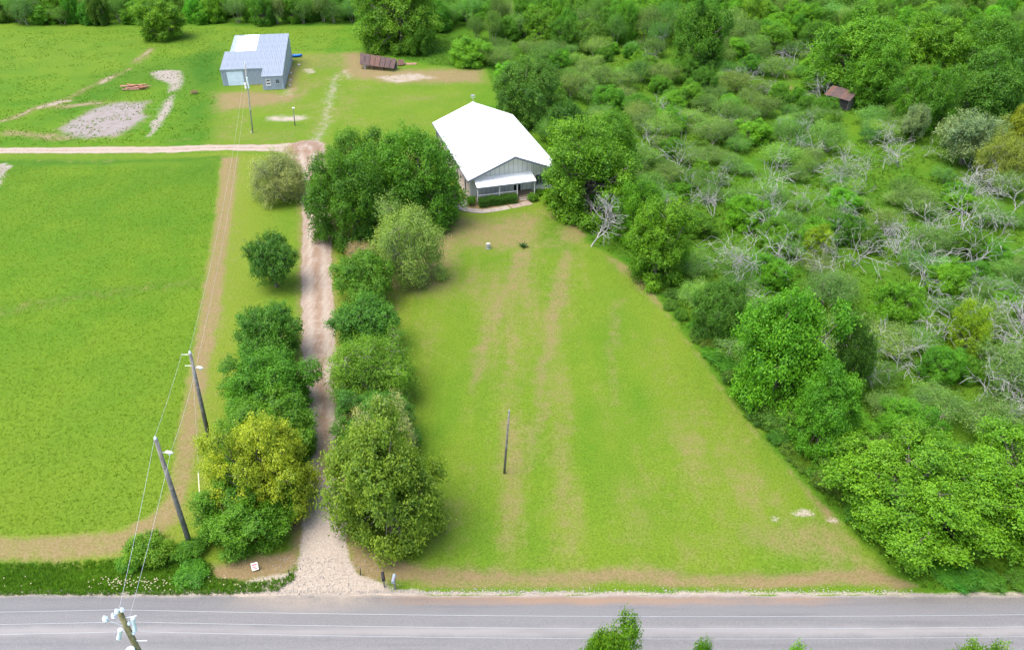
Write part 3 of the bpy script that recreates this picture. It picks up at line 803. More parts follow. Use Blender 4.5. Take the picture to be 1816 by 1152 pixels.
# lawn edge
tree("elm_tree", "elm1", (1300, 1492, 506, 706), (.052, .178, .010), "large bright green tree halfway down the right edge of the lawn", group="trees along the right lawn edge")
tree("elm_tree", "elm3", (1406, 1532, 650, 790), (.044, .160, .010), "bright green tree low beside the large one at the lawn edge", group="trees along the right lawn edge")
tree("elm_tree", "big_elm", (1486, 1806, 744, 972), (.062, .180, .010), "largest bright tree at the lower right, by the road", group="trees along the right lawn edge")
tree("elm_tree", "big_elm", (1690, 1990, 740, 985), (.066, .180, .010), "big bright tree cut by the right frame edge near the road", group="trees along the right lawn edge", zr=2.0)
tree("oak_tree", "oak0", (1228, 1342, 498, 596), (.040, .130, .016), "grey-green tree at the lawn edge behind the large bright one", group="trees along the right lawn edge")
# rear
tree("elm_tree", "elm3", (634, 776, -46, 74), (.066, .180, .012), "big round tree behind the collapsed rusty shed")
tree("elm_tree", "elm0", (240, 322, -4, 58), (.060, .175, .010), "bright green tree standing forward of the far tree line")
for box, key, col, lab in [((1440, 1606, 18, 140), "elm1", BRIGHT, "large bright round tree above the rusty shack in the brush"),
                           ((1686, 1840, 88, 214), "oak2", (.034, .120, .012), "big dark round tree cut by the right frame edge above the bluish shrubs"),
                           ((1505, 1600, 70, 178), "elm2", (.044, .155, .010), "green tree immediately right of the rusty shack roof"),
                           ((1590, 1700, 120, 220), "oak0", MID, "mid green tree between the rusty shack and the bluish shrubs"),
                           ((1668, 1772, 198, 285), "small_oak0", BLUE, "bluish grey-green shrub tree, largest of the bluish ones"),
                           ((1600, 1650, 185, 245), "small_oak1", BLUE, "bluish grey-green shrub just left of the largest bluish one"),
                           ((1640, 1690, 150, 200), "small_oak0", BLUE, "small bluish shrub top between dark trees"),
                           ((1780, 1860, 190, 265), "oak1", (.10, .16, .012), "olive green tree at the right frame edge beside the bluish shrub"),
                           ((1600, 1720, 30, 110), "elm3", BRIGHT, "bright tree right of the large round tree at the upper right"),
                           ((1700, 1830, 30, 120), "oak1", MID, "dark tree in the upper right corner"),
                           ((1690, 1760, 540, 625), "elm2", LIME, "small lime green tree standing alone in the right brush"),
                           ((1550, 1640, 500, 580), "elm0", BRIGHT, "bright low tree in the brush above the dead branches"),
                           ((1195, 1290, 0, 120), "elm1", MID, "bright upright tree at the top, in front of the pinkish bare patch"),
                           ((1470, 1560, 560, 690), "oak2", (.028, .105, .012), "dark tree just right of the large bright lawn-edge tree"),
                           ((1420, 1480, 400, 455), "elm3", LIME, "small bright green shrub tree amid dead trunks in the brush"),
                           ((1740, 1830, 235, 320), "pale0", (.10, .165, .03), "olive feathery shrub tree below the bluish shrub")]:
    tree("shrub_tree", key, box, col, lab)

# trees on the near side of the road: only their tops reach the picture
for px, top, Yb, R, key, lab in [(1062, 1130, 21.5, 1.3, "elm0", "leftmost treetop poking up at the bottom edge of the road"),
                                 (1108, 1110, 21.2, 2.0, "elm1", "tallest treetop poking up at the bottom edge, in front of the road"),
                                 (1388, 1146, 21.2, 1.5, "elm2", "treetop poking up at the bottom edge right of the tallest one"),
                                 (1240, 1146, 21.2, 1.2, "elm3", "barely visible treetop between the two main ones at the bottom edge"),
                                 (1775, 1152, 21.2, 1.8, "elm0", "treetop at the bottom right corner of the picture")]:
    u = (px - PCX) / FPX; v = (top - PCY) / FPX
    t = Yb / (CP - v * SP); h = CAM_H + t * (-SP - v * CP)
    tree("elm_tree", key, None, (.060, .185, .010), lab, xyz=(u * t, Yb, R, h - .35), group="treetops along the near roadside")

# ------------------------------------------------------------------ brush
rng = np.random.default_rng(5)
def inside(x, y, P): return sd_poly(np.array([float(x)]), np.array([float(y)]), P)[0]
clear = [(G(*p)[:2], r) for p, r in [((1620, 285), 7), ((1570, 300), 5), ((1570, 520), 3.5), ((1650, 230), 3), ((1780, 440), 5), ((1690, 420), 4), ((1290, 420), 3), ((1240, 380), 3), ((800, 100), 6), ((790, 70), 6), ((840, 90), 4), ((1390, 120), 4), ((1120, 55), 2), ((1480, 250), 3), ((1330, 330), 3), ((1500, 470), 2.5), ((1740, 320), 5)]]
SHACK = G(1492, 178)
def zone(x, y):
    px = PCX + FPX * x / (y * CP + CAM_H * SP)
    if y > 165:
        if px < 380: return "in the far tree line left of the barn"
        if px < 640: return "in the far tree line behind the barn"
        if px < 900: return "in the far woods behind the collapsed shed"
        if px < 1350: return "in the far woods above the house"
        return "in the far woods at the top right"
    if px < 1000: return "in the thicket behind the house"
    d = math.hypot(x - SHACK[0], y - SHACK[1])
    if d < 16: return "around the rusty shack"
    if y > 118: return "in the upper brush behind the shack" if px > 1350 else "in the upper brush right of the house"
    if y > 80: return "in the brush between house and shack" if px < 1450 else "in the right-hand brush below the shack"
    if y > 55: return "in the brush beside the lawn" if px < 1450 else "in the right-hand brush of dead branches"
    return "in the brush behind the big roadside trees"

def free(x, y, r, k=0.62):
    for (X, Y, R) in placed:
        if (x - X) ** 2 + (y - Y) ** 2 < (k * (r + R)) ** 2: return False
    return True

kinds = [("mesquite_shrub", ["mesquite%d" % q for q in range(6)], MESQ, "feathery grey-green mesquite shrub", .50),
         ("dark_mesquite_shrub", ["mesquite%d" % q for q in range(6)], MESQ2, "feathery darker green mesquite shrub", .22),  # same mesquite shrubs in a deeper green, not another species
         ("bright_shrub", ["elm0", "elm1", "elm2", "elm3"], BRIGHT, "bright green leafy shrub", .13),
         ("dark_shrub", ["oak0", "oak1", "oak2"], MID, "dense dark green shrub", .15)]
for px in range(22, 640, 26):
    fwd = 225 < px < 320
    x, y, _ = G(px + rng.uniform(-8, 8), 47 + rng.uniform(-4, 2))
    k = int(rng.integers(4))
    tree(kinds[k][0], kinds[k][1][int(rng.integers(len(kinds[k][1])))], None, tuple(c * f for c, f in zip(kinds[k][2], rng.uniform(.75, 1.15, 3))), kinds[k][3] + (" at the front of the tree line left of the barn" if px < 380 else " at the front of the tree line behind the barn"), "shrub", "front of the far tree line", xyz=(x, y + (9 if fwd else 2.5), rng.uniform(2.0, 3.2), rng.uniform(4.0, 7.0)), stem="stems", top="foliage")
cnt = 0; cand = 0
while cnt < 820 and cand < 20000:
    cand += 1
    y = 36 + 188 * rng.random() ** 1.1; lim = 0.69 * (y * CP + CAM_H * SP) + 3
    x = rng.uniform(-lim, lim)
    if inside(x, y, BRUSH) > -1.6: continue
    far = y > 160 or (x < -8)
    if any((x - c[0]) ** 2 + (y - c[1]) ** 2 < r * r for c, r in clear): continue
    if abs(x - SHACK[0] + 0.5) < 4.5 and -11 < y - SHACK[1] < 2.5: continue
    dens = fbm(np.array([x * .07]), np.array([y * .07]), 71)[0]
    if not far and rng.random() > 0.6 + 1.2 * dens: continue
    r_ = rng.random(); k = 0 if r_ < .5 else 1 if r_ < .72 else 2 if r_ < .85 else 3
    if far and rng.random() < .55: k = 2 if rng.random() < .45 else 3
    nm, keys, col, lab, _ = kinds[k]
    R = rng.uniform(1.6, 3.5) if k < 2 else rng.uniform(1.5, 2.9)
    if far: R = rng.uniform(2.2, 4.2)
    opn = 52 < y < 104 and x > 12
    if opn: R *= .85
    if not free(x, y, R, 0.43 if far else (0.55 if opn else 0.49)): continue
    h = R * rng.uniform(0.95, 1.35) if k < 2 else R * rng.uniform(1.15, 1.7)
    if far: h = rng.uniform(4.5, 8.0)
    fb = rng.uniform(.85, 1.25); cc = tuple(c * fb * f for c, f in zip(col, rng.uniform(.9, 1.1, 3)))
    zn = zone(x, y)
    tree(nm, keys[int(rng.integers(len(keys)))], None, cc, lab + " " + zn, "shrub", nm.replace("_", " ") + "s " + zn, xyz=(x, y, R, h), stem="stems", top="foliage")
    cnt += 1

# dead grey trees
deadpx = [(1180, 215), (1205, 225), (1320, 150), (1350, 140), (1330, 40), (1090, 40), (1060, 35), (1390, 250), (1420, 240), (1385, 300), (1370, 390), (1300, 490), (1310, 500), (1375, 480), (1390, 470), (1480, 425), (1510, 410), (1560, 430), (1590, 470), (1600, 455), (1640, 440), (1660, 420), (1530, 330), (1480, 330), (1400, 275), (1280, 235), (1345, 415), (1620, 620), (1640, 600), (1600, 640), (1710, 640), (1790, 620), (1810, 600), (1780, 690), (1750, 760), (1800, 740), (1560, 690), (1500, 610), (1530, 620), (1700, 110), (1690, 80), (1480, 170), (1440, 110), (1770, 350), (1720, 360), (1690, 270), (1460, 180), (1260, 390), (1230, 340), (1430, 370), (1720, 480), (1545, 560), (1490, 660), (1590, 300), (1215, 400), (1790, 40), (1560, 260), (1620, 460), (1350, 350), (1810, 300)]
deadpx = [(a + rng.uniform(-9, 9), b + rng.uniform(-7, 7)) for a, b in deadpx] + [q for q in [(rng.uniform(1130, 1816), rng.uniform(20, 720)) for _ in range(190)] if inside(*G(*q)[:2], BRUSH) < -2][:70]
for i, (px, py) in enumerate(deadpx):
    x, y, _ = G(px, py)
    s = rng.uniform(.65, 1.1)
    o = empty("dead_tree", (x, y, hz(x, y)), rng.uniform(0, 6.28))
    place("branches", DEAD[i % len(DEAD)], o, rot=(rng.uniform(-.35, .35), rng.uniform(-.35, .35), 0), scale=(s * 1.05, s * 1.05, s * 1.05))
    zn = zone(x, y)
    tag(o, "leafless grey dead tree " + zn, "dead tree", "dead trees " + zn)
x, y, _ = G(1048, 437)
o = empty("dead_tree", (x, y, hz(x, y)), 0.4)
place("branches", DEAD_FINE, o, rot=(0, .12, 0), scale=(.95, .95, .95))
tag(o, "bare white tree leaning right at the lawn edge near the house", "dead tree")

# bushes: verge thicket, lawn edge, house planting
def bush(px, py, R, h, col, label, group=None, name="bush"):
    x, y, _ = G(px, py)
    return tree(name, "bush%d" % (len(placed) % 3), None, col, label, "bush", group, xyz=(x, y, R, h), stem="stems", top="foliage")
for px, py, R, h, col, lab in [(262, 985, 1.5, 1.7, (.062, .18, .012), "light green bush left of the near utility pole"), (285, 990, 1.1, 1.4, (.062, .18, .012), "light green bush touching the near utility pole's left side"), (325, 985, .9, .9, MID, "low dark bush around the foot of the near utility pole"),
                               (350, 975, 1.0, 1.0, MID, "low bush between the near utility pole and the bright tree"), (230, 1000, .9, .8, MID, "low green bush at the left end of the verge thicket"), (340, 1022, 1.2, .7, (.04, .15, .012), "low spreading weeds on the verge below the near pole")]:
    bush(px, py, R, h, col, lab, "bushes on the roadside verge")
for i in range(46):
    t = i / 45 * 0.995
    P = [(1105, 462), (1130, 488), (1200, 585), (1262, 660), (1322, 742), (1412, 845), (1500, 936), (1565, 990), (1660, 1030), (1816, 1035)]
    q = t * (len(P) - 1); a = int(q); f = q - a
    px = P[a][0] * (1 - f) + P[min(a + 1, len(P) - 1)][0] * f; py = P[a][1] * (1 - f) + P[min(a + 1, len(P) - 1)][1] * f
    x, y, _ = G(px, py); x += rng.uniform(1.0, 2.4)
    tree("weed_bush", "bush%d" % (i % 3), None, tuple(c * k for c, k in zip((.034, .125, .012), rng.uniform(.8, 1.3, 3))), "low dark weedy bush at the lawn edge " + ["below the bare white tree", "beside the grey-green tree", "beside the large bright tree", "past the large bright tree", "under the big roadside trees"][min(i // 9, 4)], "bush", "weedy bushes at the lawn edge %s" % ["near the bare tree", "by the grey-green tree", "by the large bright tree", "past the large bright tree", "under the roadside trees"][min(i // 9, 4)], xyz=(x, y, rng.uniform(.7, 1.2), rng.uniform(.5, 1.1)), stem="stems", top="foliage")

# grass that nobody could count
def tufts(name, poly_, n, hmin, hmax, w, col, label, seed, box, nb=5, avoid=None, clump=0.0):
    rg = np.random.default_rng(seed)
    x = rg.uniform(box[0], box[1], n * 2); y = box[2] + (box[3] - box[2]) * rg.random(n * 2) ** 1.25
    k = sd_poly(x, y, poly_) < -0.05
    if avoid is not None:
        for a in avoid: k &= sd_poly(x, y, a) > 0
    if clump: k &= fbm(x * .35, y * .35, seed) > clump
    x = x[k][:n]; y = y[k][:n]; m = len(x)
    z = hgt(x, y)
    a = rg.uniform(0, 6.28, (m, nb)); hh = rg.uniform(hmin, hmax, (m, 1)) * rg.uniform(.6, 1.1, (m, nb))
    r = rg.uniform(.02, .09, (m, nb)); bx = x[:, None] + np.cos(a) * r; by = y[:, None] + np.sin(a) * r
    lean = rg.uniform(.25, .9, (m, nb)) * hh
    b2 = a + 1.57
    ww = w * rg.uniform(.6, 1.3, (m, nb))
    Zb = np.broadcast_to(z[:, None], bx.shape)
    p0 = np.stack([bx - np.cos(b2) * ww, by - np.sin(b2) * ww, Zb - .02], -1); p1 = np.stack([bx + np.cos(b2) * ww, by + np.sin(b2) * ww, Zb - .02], -1)
    p2 = np.stack([bx + np.cos(a) * lean, by + np.sin(a) * lean, Zb + hh], -1)
    v = np.stack([p0, p1, p2], 2).reshape(-1, 3)
    tint = np.clip(.45 + .5 * (fbm(x * .4, y * .4, seed + 3) - .5) + rg.normal(size=m) * .16, 0, 1)
    me = np_mesh(name, v, np.arange(len(v)).reshape(-1, 3), M["grass"], {"tint": ('FLOAT', np.repeat(tint, nb * 3))})
    o = bpy.data.objects.new(name, me); o.color = (*col, 1); link(o)
    return tag(o, label, "grass", kind="stuff")
HOUSE_BOX = None
tufts("pasture_grass", PASTURE, 34000, .04, .11, .03, (.17, .31, .016), "knee-high bright pasture grass left of the mown strip", 1, (-75, -14, 34, 100))
tufts("verge_grass", VERGE, 9000, .10, .28, .03, (.10, .25, .014), "rank dark grass on the roadside verge left of the drive", 2, (-45, -10, 30.3, 35), avoid=[poly([(372, 985), (530, 960), (532, 1004), (506, 1026), (440, 1033), (380, 1024)])])
tufts("brush_grass", BRUSH, 60000, .15, .42, .05, (.10, .225, .014), "rank green grass growing under the brush", 3, (-30, 120, 31, 175), clump=.40)
tufts("meadow_grass", poly([(-200, 60), (380, 50), (640, 55), (640, 90), (400, 92), (385, 160), (372, 252), (-200, 262)]), 12000, .08, .2, .05, (.115, .245, .012), "tall meadow grass around the barn", 4, (-120, -25, 100, 190), clump=.44)

# ------------------------------------------------------------------ house
HW, HL, HE, HR = 12.335, 21.81, 2.9, 5.41
house = empty("house", (-5.518, 88.697, 0.0), 0.28884)
tag(house, "pale grey board-sided house with a broad white metal gable roof", "house")
WV = 1.0                                             # front wall stands back under the rake
WX0, WX1, WB = 0.45, HW - 0.45, HL - 0.5
def roofz(u): return HE + (HR - HE) * (1 - abs(u - HW / 2) / (HW / 2))
def gable_wall(v0, v1, name):
    mb = MB()
    prof = [(WX0, 0), (WX1, 0), (WX1, roofz(WX1) - .1), (HW / 2, HR - .12), (WX0, roofz(WX0) - .1)]
    a = [(u, v0, z) for u, z in prof]; b = [(u, v1, z) for u, z in prof]
    n = len(prof); fs = [tuple(range(n)), tuple(reversed(range(n, 2 * n)))]
    for i in range(n):
        j = (i + 1) % n; fs.append((i, i + n, j + n, j))
    mb.add(a + b, fs)
    return mb.build(name, M["siding"], house)
fw = gable_wall(WV, WV + .18, "front_wall")
gable_wall(WB - .18, WB, "back_wall")
MB().box(WX1 - .18, WX1 - .002, WV + .18, WB - .18, 0, HE).build("side_wall", M["siding"], house)
MB().box(2.6, 2.78, WV + .182, WB - .182, 0, HE + .6).build("side_wall", M["siding"], house)
bat = {}
u = WX0 + .3
while u < WX1 - .1:
    zt = roofz(u) - .16
    MB().box(u - .03, u + .03, WV - .035, WV - .001, 0.0, zt).build("batten", M["batten"], fw)
    u += 0.61
for v in np.arange(2.0, WB - .3, 1.2):
    MB().box(WX1, WX1 + .03, v - .03, v + .03, 0, HE - .05).build("batten", M["siding"], house)
# roof: a separate ribbed sheet every 0.91 m on both slopes
sheet_l = math.hypot(HW / 2, HR - HE)
ang = math.atan2(HR - HE, HW / 2)
npan = 24; pw = HL / npan
mb = MB()
mb.box(0, sheet_l, 0.004, pw - .004, -.05, 0)
for k in range(3):
    y0 = .02 + k * pw / 3
    mb.add([(0, y0, 0.0005), (sheet_l, y0, 0.0005), (sheet_l, y0 + .07, 0.0005), (0, y0 + .07, 0.0005), (0, y0 + .02, .03), (sheet_l, y0 + .02, .03), (sheet_l, y0 + .05, .03), (0, y0 + .05, .03)], [(4, 5, 6, 7), (0, 1, 5, 4), (2, 3, 7, 6), (1, 2, 6, 5), (3, 0, 4, 7)])
pan = mb.mesh("roof_sheet", M["roof_white"])
for k in range(npan):
    place("roof_sheet", pan, house, (0, k * pw, HE), (0, -ang, 0))
    place("roof_sheet", pan, house, (HW, (k + 1) * pw, HE), (0, -ang, math.pi))
mb = MB()
c = HW / 2
mb.add([(c - .3, -.02, HR - .075), (c, -.02, HR + .055), (c + .3, -.02, HR - .075), (c - .3, HL + .02, HR - .075), (c, HL + .02, HR + .055), (c + .3, HL + .02, HR - .075)], [(0, 1, 4, 3), (1, 2, 5, 4), (0, 2, 1), (3, 4, 5), (0, 3, 5, 2)])
mb.build("ridge_cap", M["roof_white"], house)
for v0 in (-.10, HL + .03):
    for sgn in (0, 1):
        mb = MB()
        e = [(0 - .05, HE - .02), (c, HR - .002), (c, HR - .26), (0 - .05, HE - .28)]
        if sgn: e = [(HW - q[0], q[1]) for q in e]
        a = [(q[0], v0, q[1]) for q in e]; b2 = [(q[0], v0 + .07, q[1]) for q in e]
        mb.add(a + b2, [(0, 1, 2, 3), (7, 6, 5, 4), (0, 4, 5, 1), (1, 5, 6, 2), (2, 6, 7, 3), (3, 7, 4, 0)])
        mb.build("rake_trim", M["trim"], house)
for u0 in (-.09, HW + .01):
    MB().box(u0, u0 + .08, 0, HL, HE - .2, HE - .03).build("eave_trim", M["trim"], house)
for v in (3.0, 7.6, 12.4, 17.0, 21.0):
    MB().box(.28, .42, v - .07, v + .07, 0, HE - .08).build("porch_post", M["trim"], house)
MB().box(.1, 2.59, WV + .2, WB - .2, -.05, .10).build("side_porch_floor", M["concrete"], house)
# front porch
def prz(v): return 2.28 + (v + 1.05) / (WV + 1.05) * .46
mb = MB().box(0, 1, .004, .956, -.04, 0)
pl = math.hypot(WV + 1.05, .46)
sm = MB().box(.004, .86, 0, pl, -.04, 0)
for k in range(3): sm.box(.05 + k * .29, .09 + k * .29, 0, pl, .0005, .025)
sm = sm.mesh("porch_roof_sheet", M["roof_white"])
for k in range(9):
    place("porch_roof_sheet", sm, house, (.9 + k * .864, -1.05, 2.28), (math.atan2(.46, WV + 1.05), 0, 0))
MB().box(.9, 8.68, -1.10, -1.02, 2.08, 2.23).build("porch_beam", M["trim"], house)
MB().box(.95, 8.65, -.95, WV - .04, 0, .3).build("porch_floor", M["porch_floor"], house)
for u in (1.0, 3.85, 6.2, 8.5):
    MB().box(u - .06, u + .06, -.92, -.80, .3, 2.1).build("porch_post", M["white"], house)
MB().box(1.07, 6.13, -.90, -.82, 1.08, 1.16).build("porch_rail", M["siding"], house)
MB().box(1.07, 6.13, -.88, -.84, .42, .48).build("porch_rail", M["siding"], house)
bal = MB().box(-.02, .02, -.02, .02, .48, 1.08).mesh("baluster", M["siding"])
for k in range(26): place("baluster", bal, house, (1.2 + k * .19, -.86, 0))
for k in range(2):
    MB().box(6.35, 7.6, -1.3 - .34 * k, -.955 - .34 * k, 0, .2 - .1 * k).build("porch_step", M["concrete"], house)
dr = MB().box(6.3, 7.2, WV - .05, WV - .002, .3, 2.3).build("door", M["dark"], house)
MB().tube([(7.08, WV - .08, 1.25), (7.08, WV - .08, 1.4)], .02, 6).build("handle", M["steel"], dr)
MB().box(6.19, 6.29, WV - .06, WV - .036, .3, 2.4).build("door_trim", M["white"], house)
MB().box(7.21, 7.31, WV - .06, WV - .036, .3, 2.4).build("door_trim", M["white"], house)
def window(par, u0, u1, z0, z1, v, name="window", fm="trim", gm="glass", rows=2, cols_=2):
    w = MB()
    t = .07
    w.box(u0, u1, v - .06, v - .036, z0, z0 + t); w.box(u0, u1, v - .06, v - .036, z1 - t, z1)
    w.box(u0, u0 + t, v - .06, v - .036, z0 + t, z1 - t); w.box(u1 - t, u1, v - .06, v - .036, z0 + t, z1 - t)
    w = w.build(name, M[fm], par)
    iu = (u1 - u0 - 2 * t) / cols_; iz = (z1 - z0 - 2 * t) / rows
    for i in range(cols_):
        for j in range(rows):
            g = gm if not isinstance(gm, list) else gm[j % len(gm)]
            MB().box(u0 + t + i * iu + .02, u0 + t + (i + 1) * iu - .02, v - .045, v - .038, z0 + t + j * iz + .02, z0 + t + (j + 1) * iz - .02).build("pane", M[g], w)
    MB().box(u0 - .05, u1 + .05, v - .10, v - .062, z0 - .08, z0 - .002).build("sill", M[fm], w)
    return w
window(house, 9.25, 10.6, .85, 2.15, WV, cols_=3)
# antenna mast on the front corner of the porch and a vane on the rear ridge
at = empty("antenna_mast", tuple(house.matrix_world @ Vector((0, 0, 0))))
at.location = (2.74, 91.75, 0); at.rotation_euler = (0, 0, .29)
MB().tube([(0, 0, 0), (0, 0, 6.1)], .035, 6).build("mast", M["steel"], at)
mb = MB().tube([(-.8, 0, 5.95), (.8, 0, 5.95)], .015, 5)
for k in range(7):
    L_ = .35 + .07 * k; mb.tube([(-.75 + k * .25, -L_, 5.97), (-.75 + k * .25, L_, 5.97)], .011, 4)
mb.build("aerial", M["wire"], at)
tag(at, "thin television antenna mast at the right end of the front porch", "antenna")
va = empty("weather_vane"); va.location = (-5.518 + c * math.cos(.28884) - (HL - .3) * math.sin(.28884), 88.697 + c * math.sin(.28884) + (HL - .3) * math.cos(.28884), HR + .04)
MB().tube([(0, 0, -.02), (0, 0, 1.1)], .03, 6).build("rod", M["steel"], va)
MB().tube([(-.35, 0, .75), (.35, 0, .75)], .025, 5).tube([(0, -.35, .62), (0, .35, .62)], .025, 5).build("arms", M["steel"], va)
MB().add([(-.3, -.01, .95), (.1, -.01, .95), (.35, -.01, 1.05), (.1, -.01, 1.18), (-.3, -.01, 1.12), (-.3, .01, .95), (.1, .01, .95), (.35, .01, 1.05), (.1, .01, 1.18), (-.3, .01, 1.12)], [(0, 1, 2, 3, 4), (9, 8, 7, 6, 5), (0, 5, 6, 1), (1, 6, 7, 2), (2, 7, 8, 3), (3, 8, 9, 4), (4, 9, 5, 0)]).build("pointer", M["steel"], va)
tag(va, "small weather vane standing on the rear end of the white roof ridge", "weather vane")

def hloc(u, v, z=0.0):
    cs, sn = math.cos(.28884), math.sin(.28884)
    return (-5.518 + u * cs - v * sn, 88.697 + u * sn + v * cs, z)
# walkway of poured slabs and flagstones
walk = empty("walkway", hloc(2, -3)); walk["kind"] = "structure"
WP = [(-3.4, 3.6), (-2.71, 2.0), (-1.95, -.6), (-.68, -2.35), (1.04, -3.2), (3.0, -3.2), (4.6, -2.95)]
def slabs(P, w, name, mat, step, jitter=0.0):
    pts = []
    for i in range(len(P) - 1):
        a, b_ = np.array(P[i]), np.array(P[i + 1]); n = max(2, int(np.linalg.norm(b_ - a) / .2))
        for k in range(n): pts.append(a + (b_ - a) * k / n)
    pts.append(np.array(P[-1])); pts = np.array(pts)
    s_ = np.concatenate([[0], np.cumsum(np.linalg.norm(np.diff(pts, axis=0), axis=1))])
    n = int(s_[-1] / step)
    for k in range(n):
        e = []
        for tt in (k * step + .02, (k + 1) * step - .02):
            x = np.interp(tt, s_, pts[:, 0]); y = np.interp(tt, s_, pts[:, 1])
            x2 = np.interp(tt + .1, s_, pts[:, 0]); y2 = np.interp(tt + .1, s_, pts[:, 1])
            x1_ = np.interp(tt - .1, s_, pts[:, 0]); y1_ = np.interp(tt - .1, s_, pts[:, 1])
            t_ = np.array([x2 - x1_, y2 - y1_]); t_ /= np.linalg.norm(t_); nn = np.array([-t_[1], t_[0]]) * w / 2
            e.append((x, y, nn))
        q = [e[0][:2] - e[0][2], e[1][:2] - e[1][2], e[1][:2] + e[1][2], e[0][:2] + e[0][2]]
        q = [hloc(p[0] + rng.uniform(-jitter, jitter), p[1] + rng.uniform(-jitter, jitter), .07) for p in q]
        ox, oy, _ = hloc(2, -3)
        MB().slab([(p[0] - ox, p[1] - oy, p[2]) for p in q], .25).build(name, M[mat], walk)
slabs(WP, 1.05, "slab", "concrete", 1.2)
slabs([(4.7, -2.95), (6.0, -2.75), (7.6, -2.45)], 1.15, "flagstone", "flag", .72, .08)
slabs([(-1.3, -.9), (-.3, .1), (.75, .85)], 1.1, "slab", "concrete", 1.0)
# planting in front of the porch
def hedge(u0, u1, v0, v1, h, col, label, n):
    rg = np.random.default_rng(77)
    m = n; P_ = np.stack([rg.uniform(u0, u1, m), rg.uniform(v0, v1, m), rg.uniform(.05, h, m)], -1)
    fc_ = rg.integers(0, 5, m)
    P_[fc_ <= 1, 2] = h; P_[fc_ == 2, 1] = v0; P_[fc_ == 3, 0] = u0; P_[fc_ == 4, 1] = v1
    P_ += rg.normal(size=(m, 3)) * .07 + (np.sin(P_[:, :1] * 3.1) * .04)
    Nn = unit(np.stack([np.where(fc_ == 3, -1, 0), np.where(fc_ == 2, -1, np.where(fc_ == 4, 1, 0)), np.full(m, .7)], -1) + rg.normal(size=(m, 3)) * .6)
    me = leaves("hedge_foliage", P_, Nn, np.full(m, .13), np.full(m, .08), np.clip(rg.normal(.45, .2, m), 0, 1), rg, M["leaf"])
    o = empty("hedge", hloc(0, 0), .28884)
    f = place("foliage", me, o); f.color = (*col, 1)
    mb = MB()
    for k in range(9): mb.tube([(u0 + .3 + k * (u1 - u0 - .6) / 8, (v0 + v1) / 2, -.1), (u0 + .3 + k * (u1 - u0 - .6) / 8, (v0 + v1) / 2, h * .8)], .03, 5)
    mb.build("stems", M["bark"], o)
    tag(o, label, "hedge")
hedge(1.1, 5.9, -2.15, -1.15, .95, (.055, .17, .015), "clipped green box hedge along the front of the porch", 9000)
for u_, v_, R_, h_, lab in [(7.95, -1.9, .75, 1.0, "rounded green bush right of the porch steps"), (9.3, -.6, .6, .9, "small dark bush below the right-hand front window"), (.2, -.9, .65, 1.2, "upright green shrub at the left front corner of the house")]:
    x, y, _ = hloc(u_, v_)
    tree("bush", "bush1", None, (.050, .160, .014), lab, "bush", "bushes in front of the house", xyz=(x, y, R_, h_), stem="stems", top="foliage")

# ------------------------------------------------------------------ barn
barn = empty("barn", (-51.7, 136.5, 0), math.radians(9))
tag(barn, "blue-grey sheet metal barn with a lean-to and white roof patch", "barn")
def ribbed(w, l, name, mat, ribs=3, th=.03, rh=.055):
    """sheet lying in x (width) and y (length)"""
    mb = MB().box(.003, w - .003, 0, l, -th, 0)
    for k in range(ribs):
        x = (k + .3) * w / ribs
        mb.add([(x, 0, .0005), (x + .10, 0, .0005), (x + .07, 0, rh), (x + .03, 0, rh), (x, l, .0005), (x + .10, l, .0005), (x + .07, l, rh), (x + .03, l, rh)], [(0, 1, 2, 3), (7, 6, 5, 4), (3, 2, 6, 7), (1, 5, 6, 2), (0, 3, 7, 4)])
    return mb.mesh(name, M[mat])
BW = 11.05
def bz(v): return 2.9 + v * .150 if v <= 7.5 else 4.025 - .06 + (v - 7.5) * .125
# roof
sl = math.atan(.150); shw = BW / 12
front_l = 7.5 / math.cos(sl); ext_l = 3.55 / math.cos(sl)
rs = ribbed(shw, front_l, "roof_sheet", "galv"); rse = ribbed(shw, ext_l, "lean_to_roof_sheet", "galv")
for k in range(12): place("roof_sheet", rs, barn, (k * shw, 0, 2.9), (sl, 0, 0))
for k in range(8, 12): place("roof_sheet", rse, barn, (k * shw, -3.55, 2.9 - 3.55 * .150 - .01), (sl, 0, 0))
s2 = math.atan(.125); bl = 8.0 / math.cos(s2); bw2 = (BW - .9) / 11
for k in range(11):
    whitep = 1 <= k <= 4
    if whitep:
        me = ribbed(bw2, bl - .75, "white_roof_sheet", "skylight"); place("roof_sheet", me, barn, (.9 + k * bw2, 7.4, bz(7.41) - .03), (s2, 0, 0))
        me = ribbed(bw2, .70, "top_roof_sheet", "galv" if k == 1 else "skylight"); place("roof_sheet", me, barn, (.9 + k * bw2, 7.4 + (bl - .70) * math.cos(s2), bz(7.41) - .03 + (bl - .70) * math.sin(s2)), (s2, 0, 0))
    else:
        me = ribbed(bw2, bl, "back_roof_sheet", "galv" if k else "galv_wall"); place("roof_sheet", me, barn, (.9 + k * bw2, 7.4, bz(7.41) - .03), (s2, 0, 0))
MB().box(-.04, BW + .04, -.07, -.005, 2.76, 2.89).build("eave_trim", M["galv_wall"], barn)
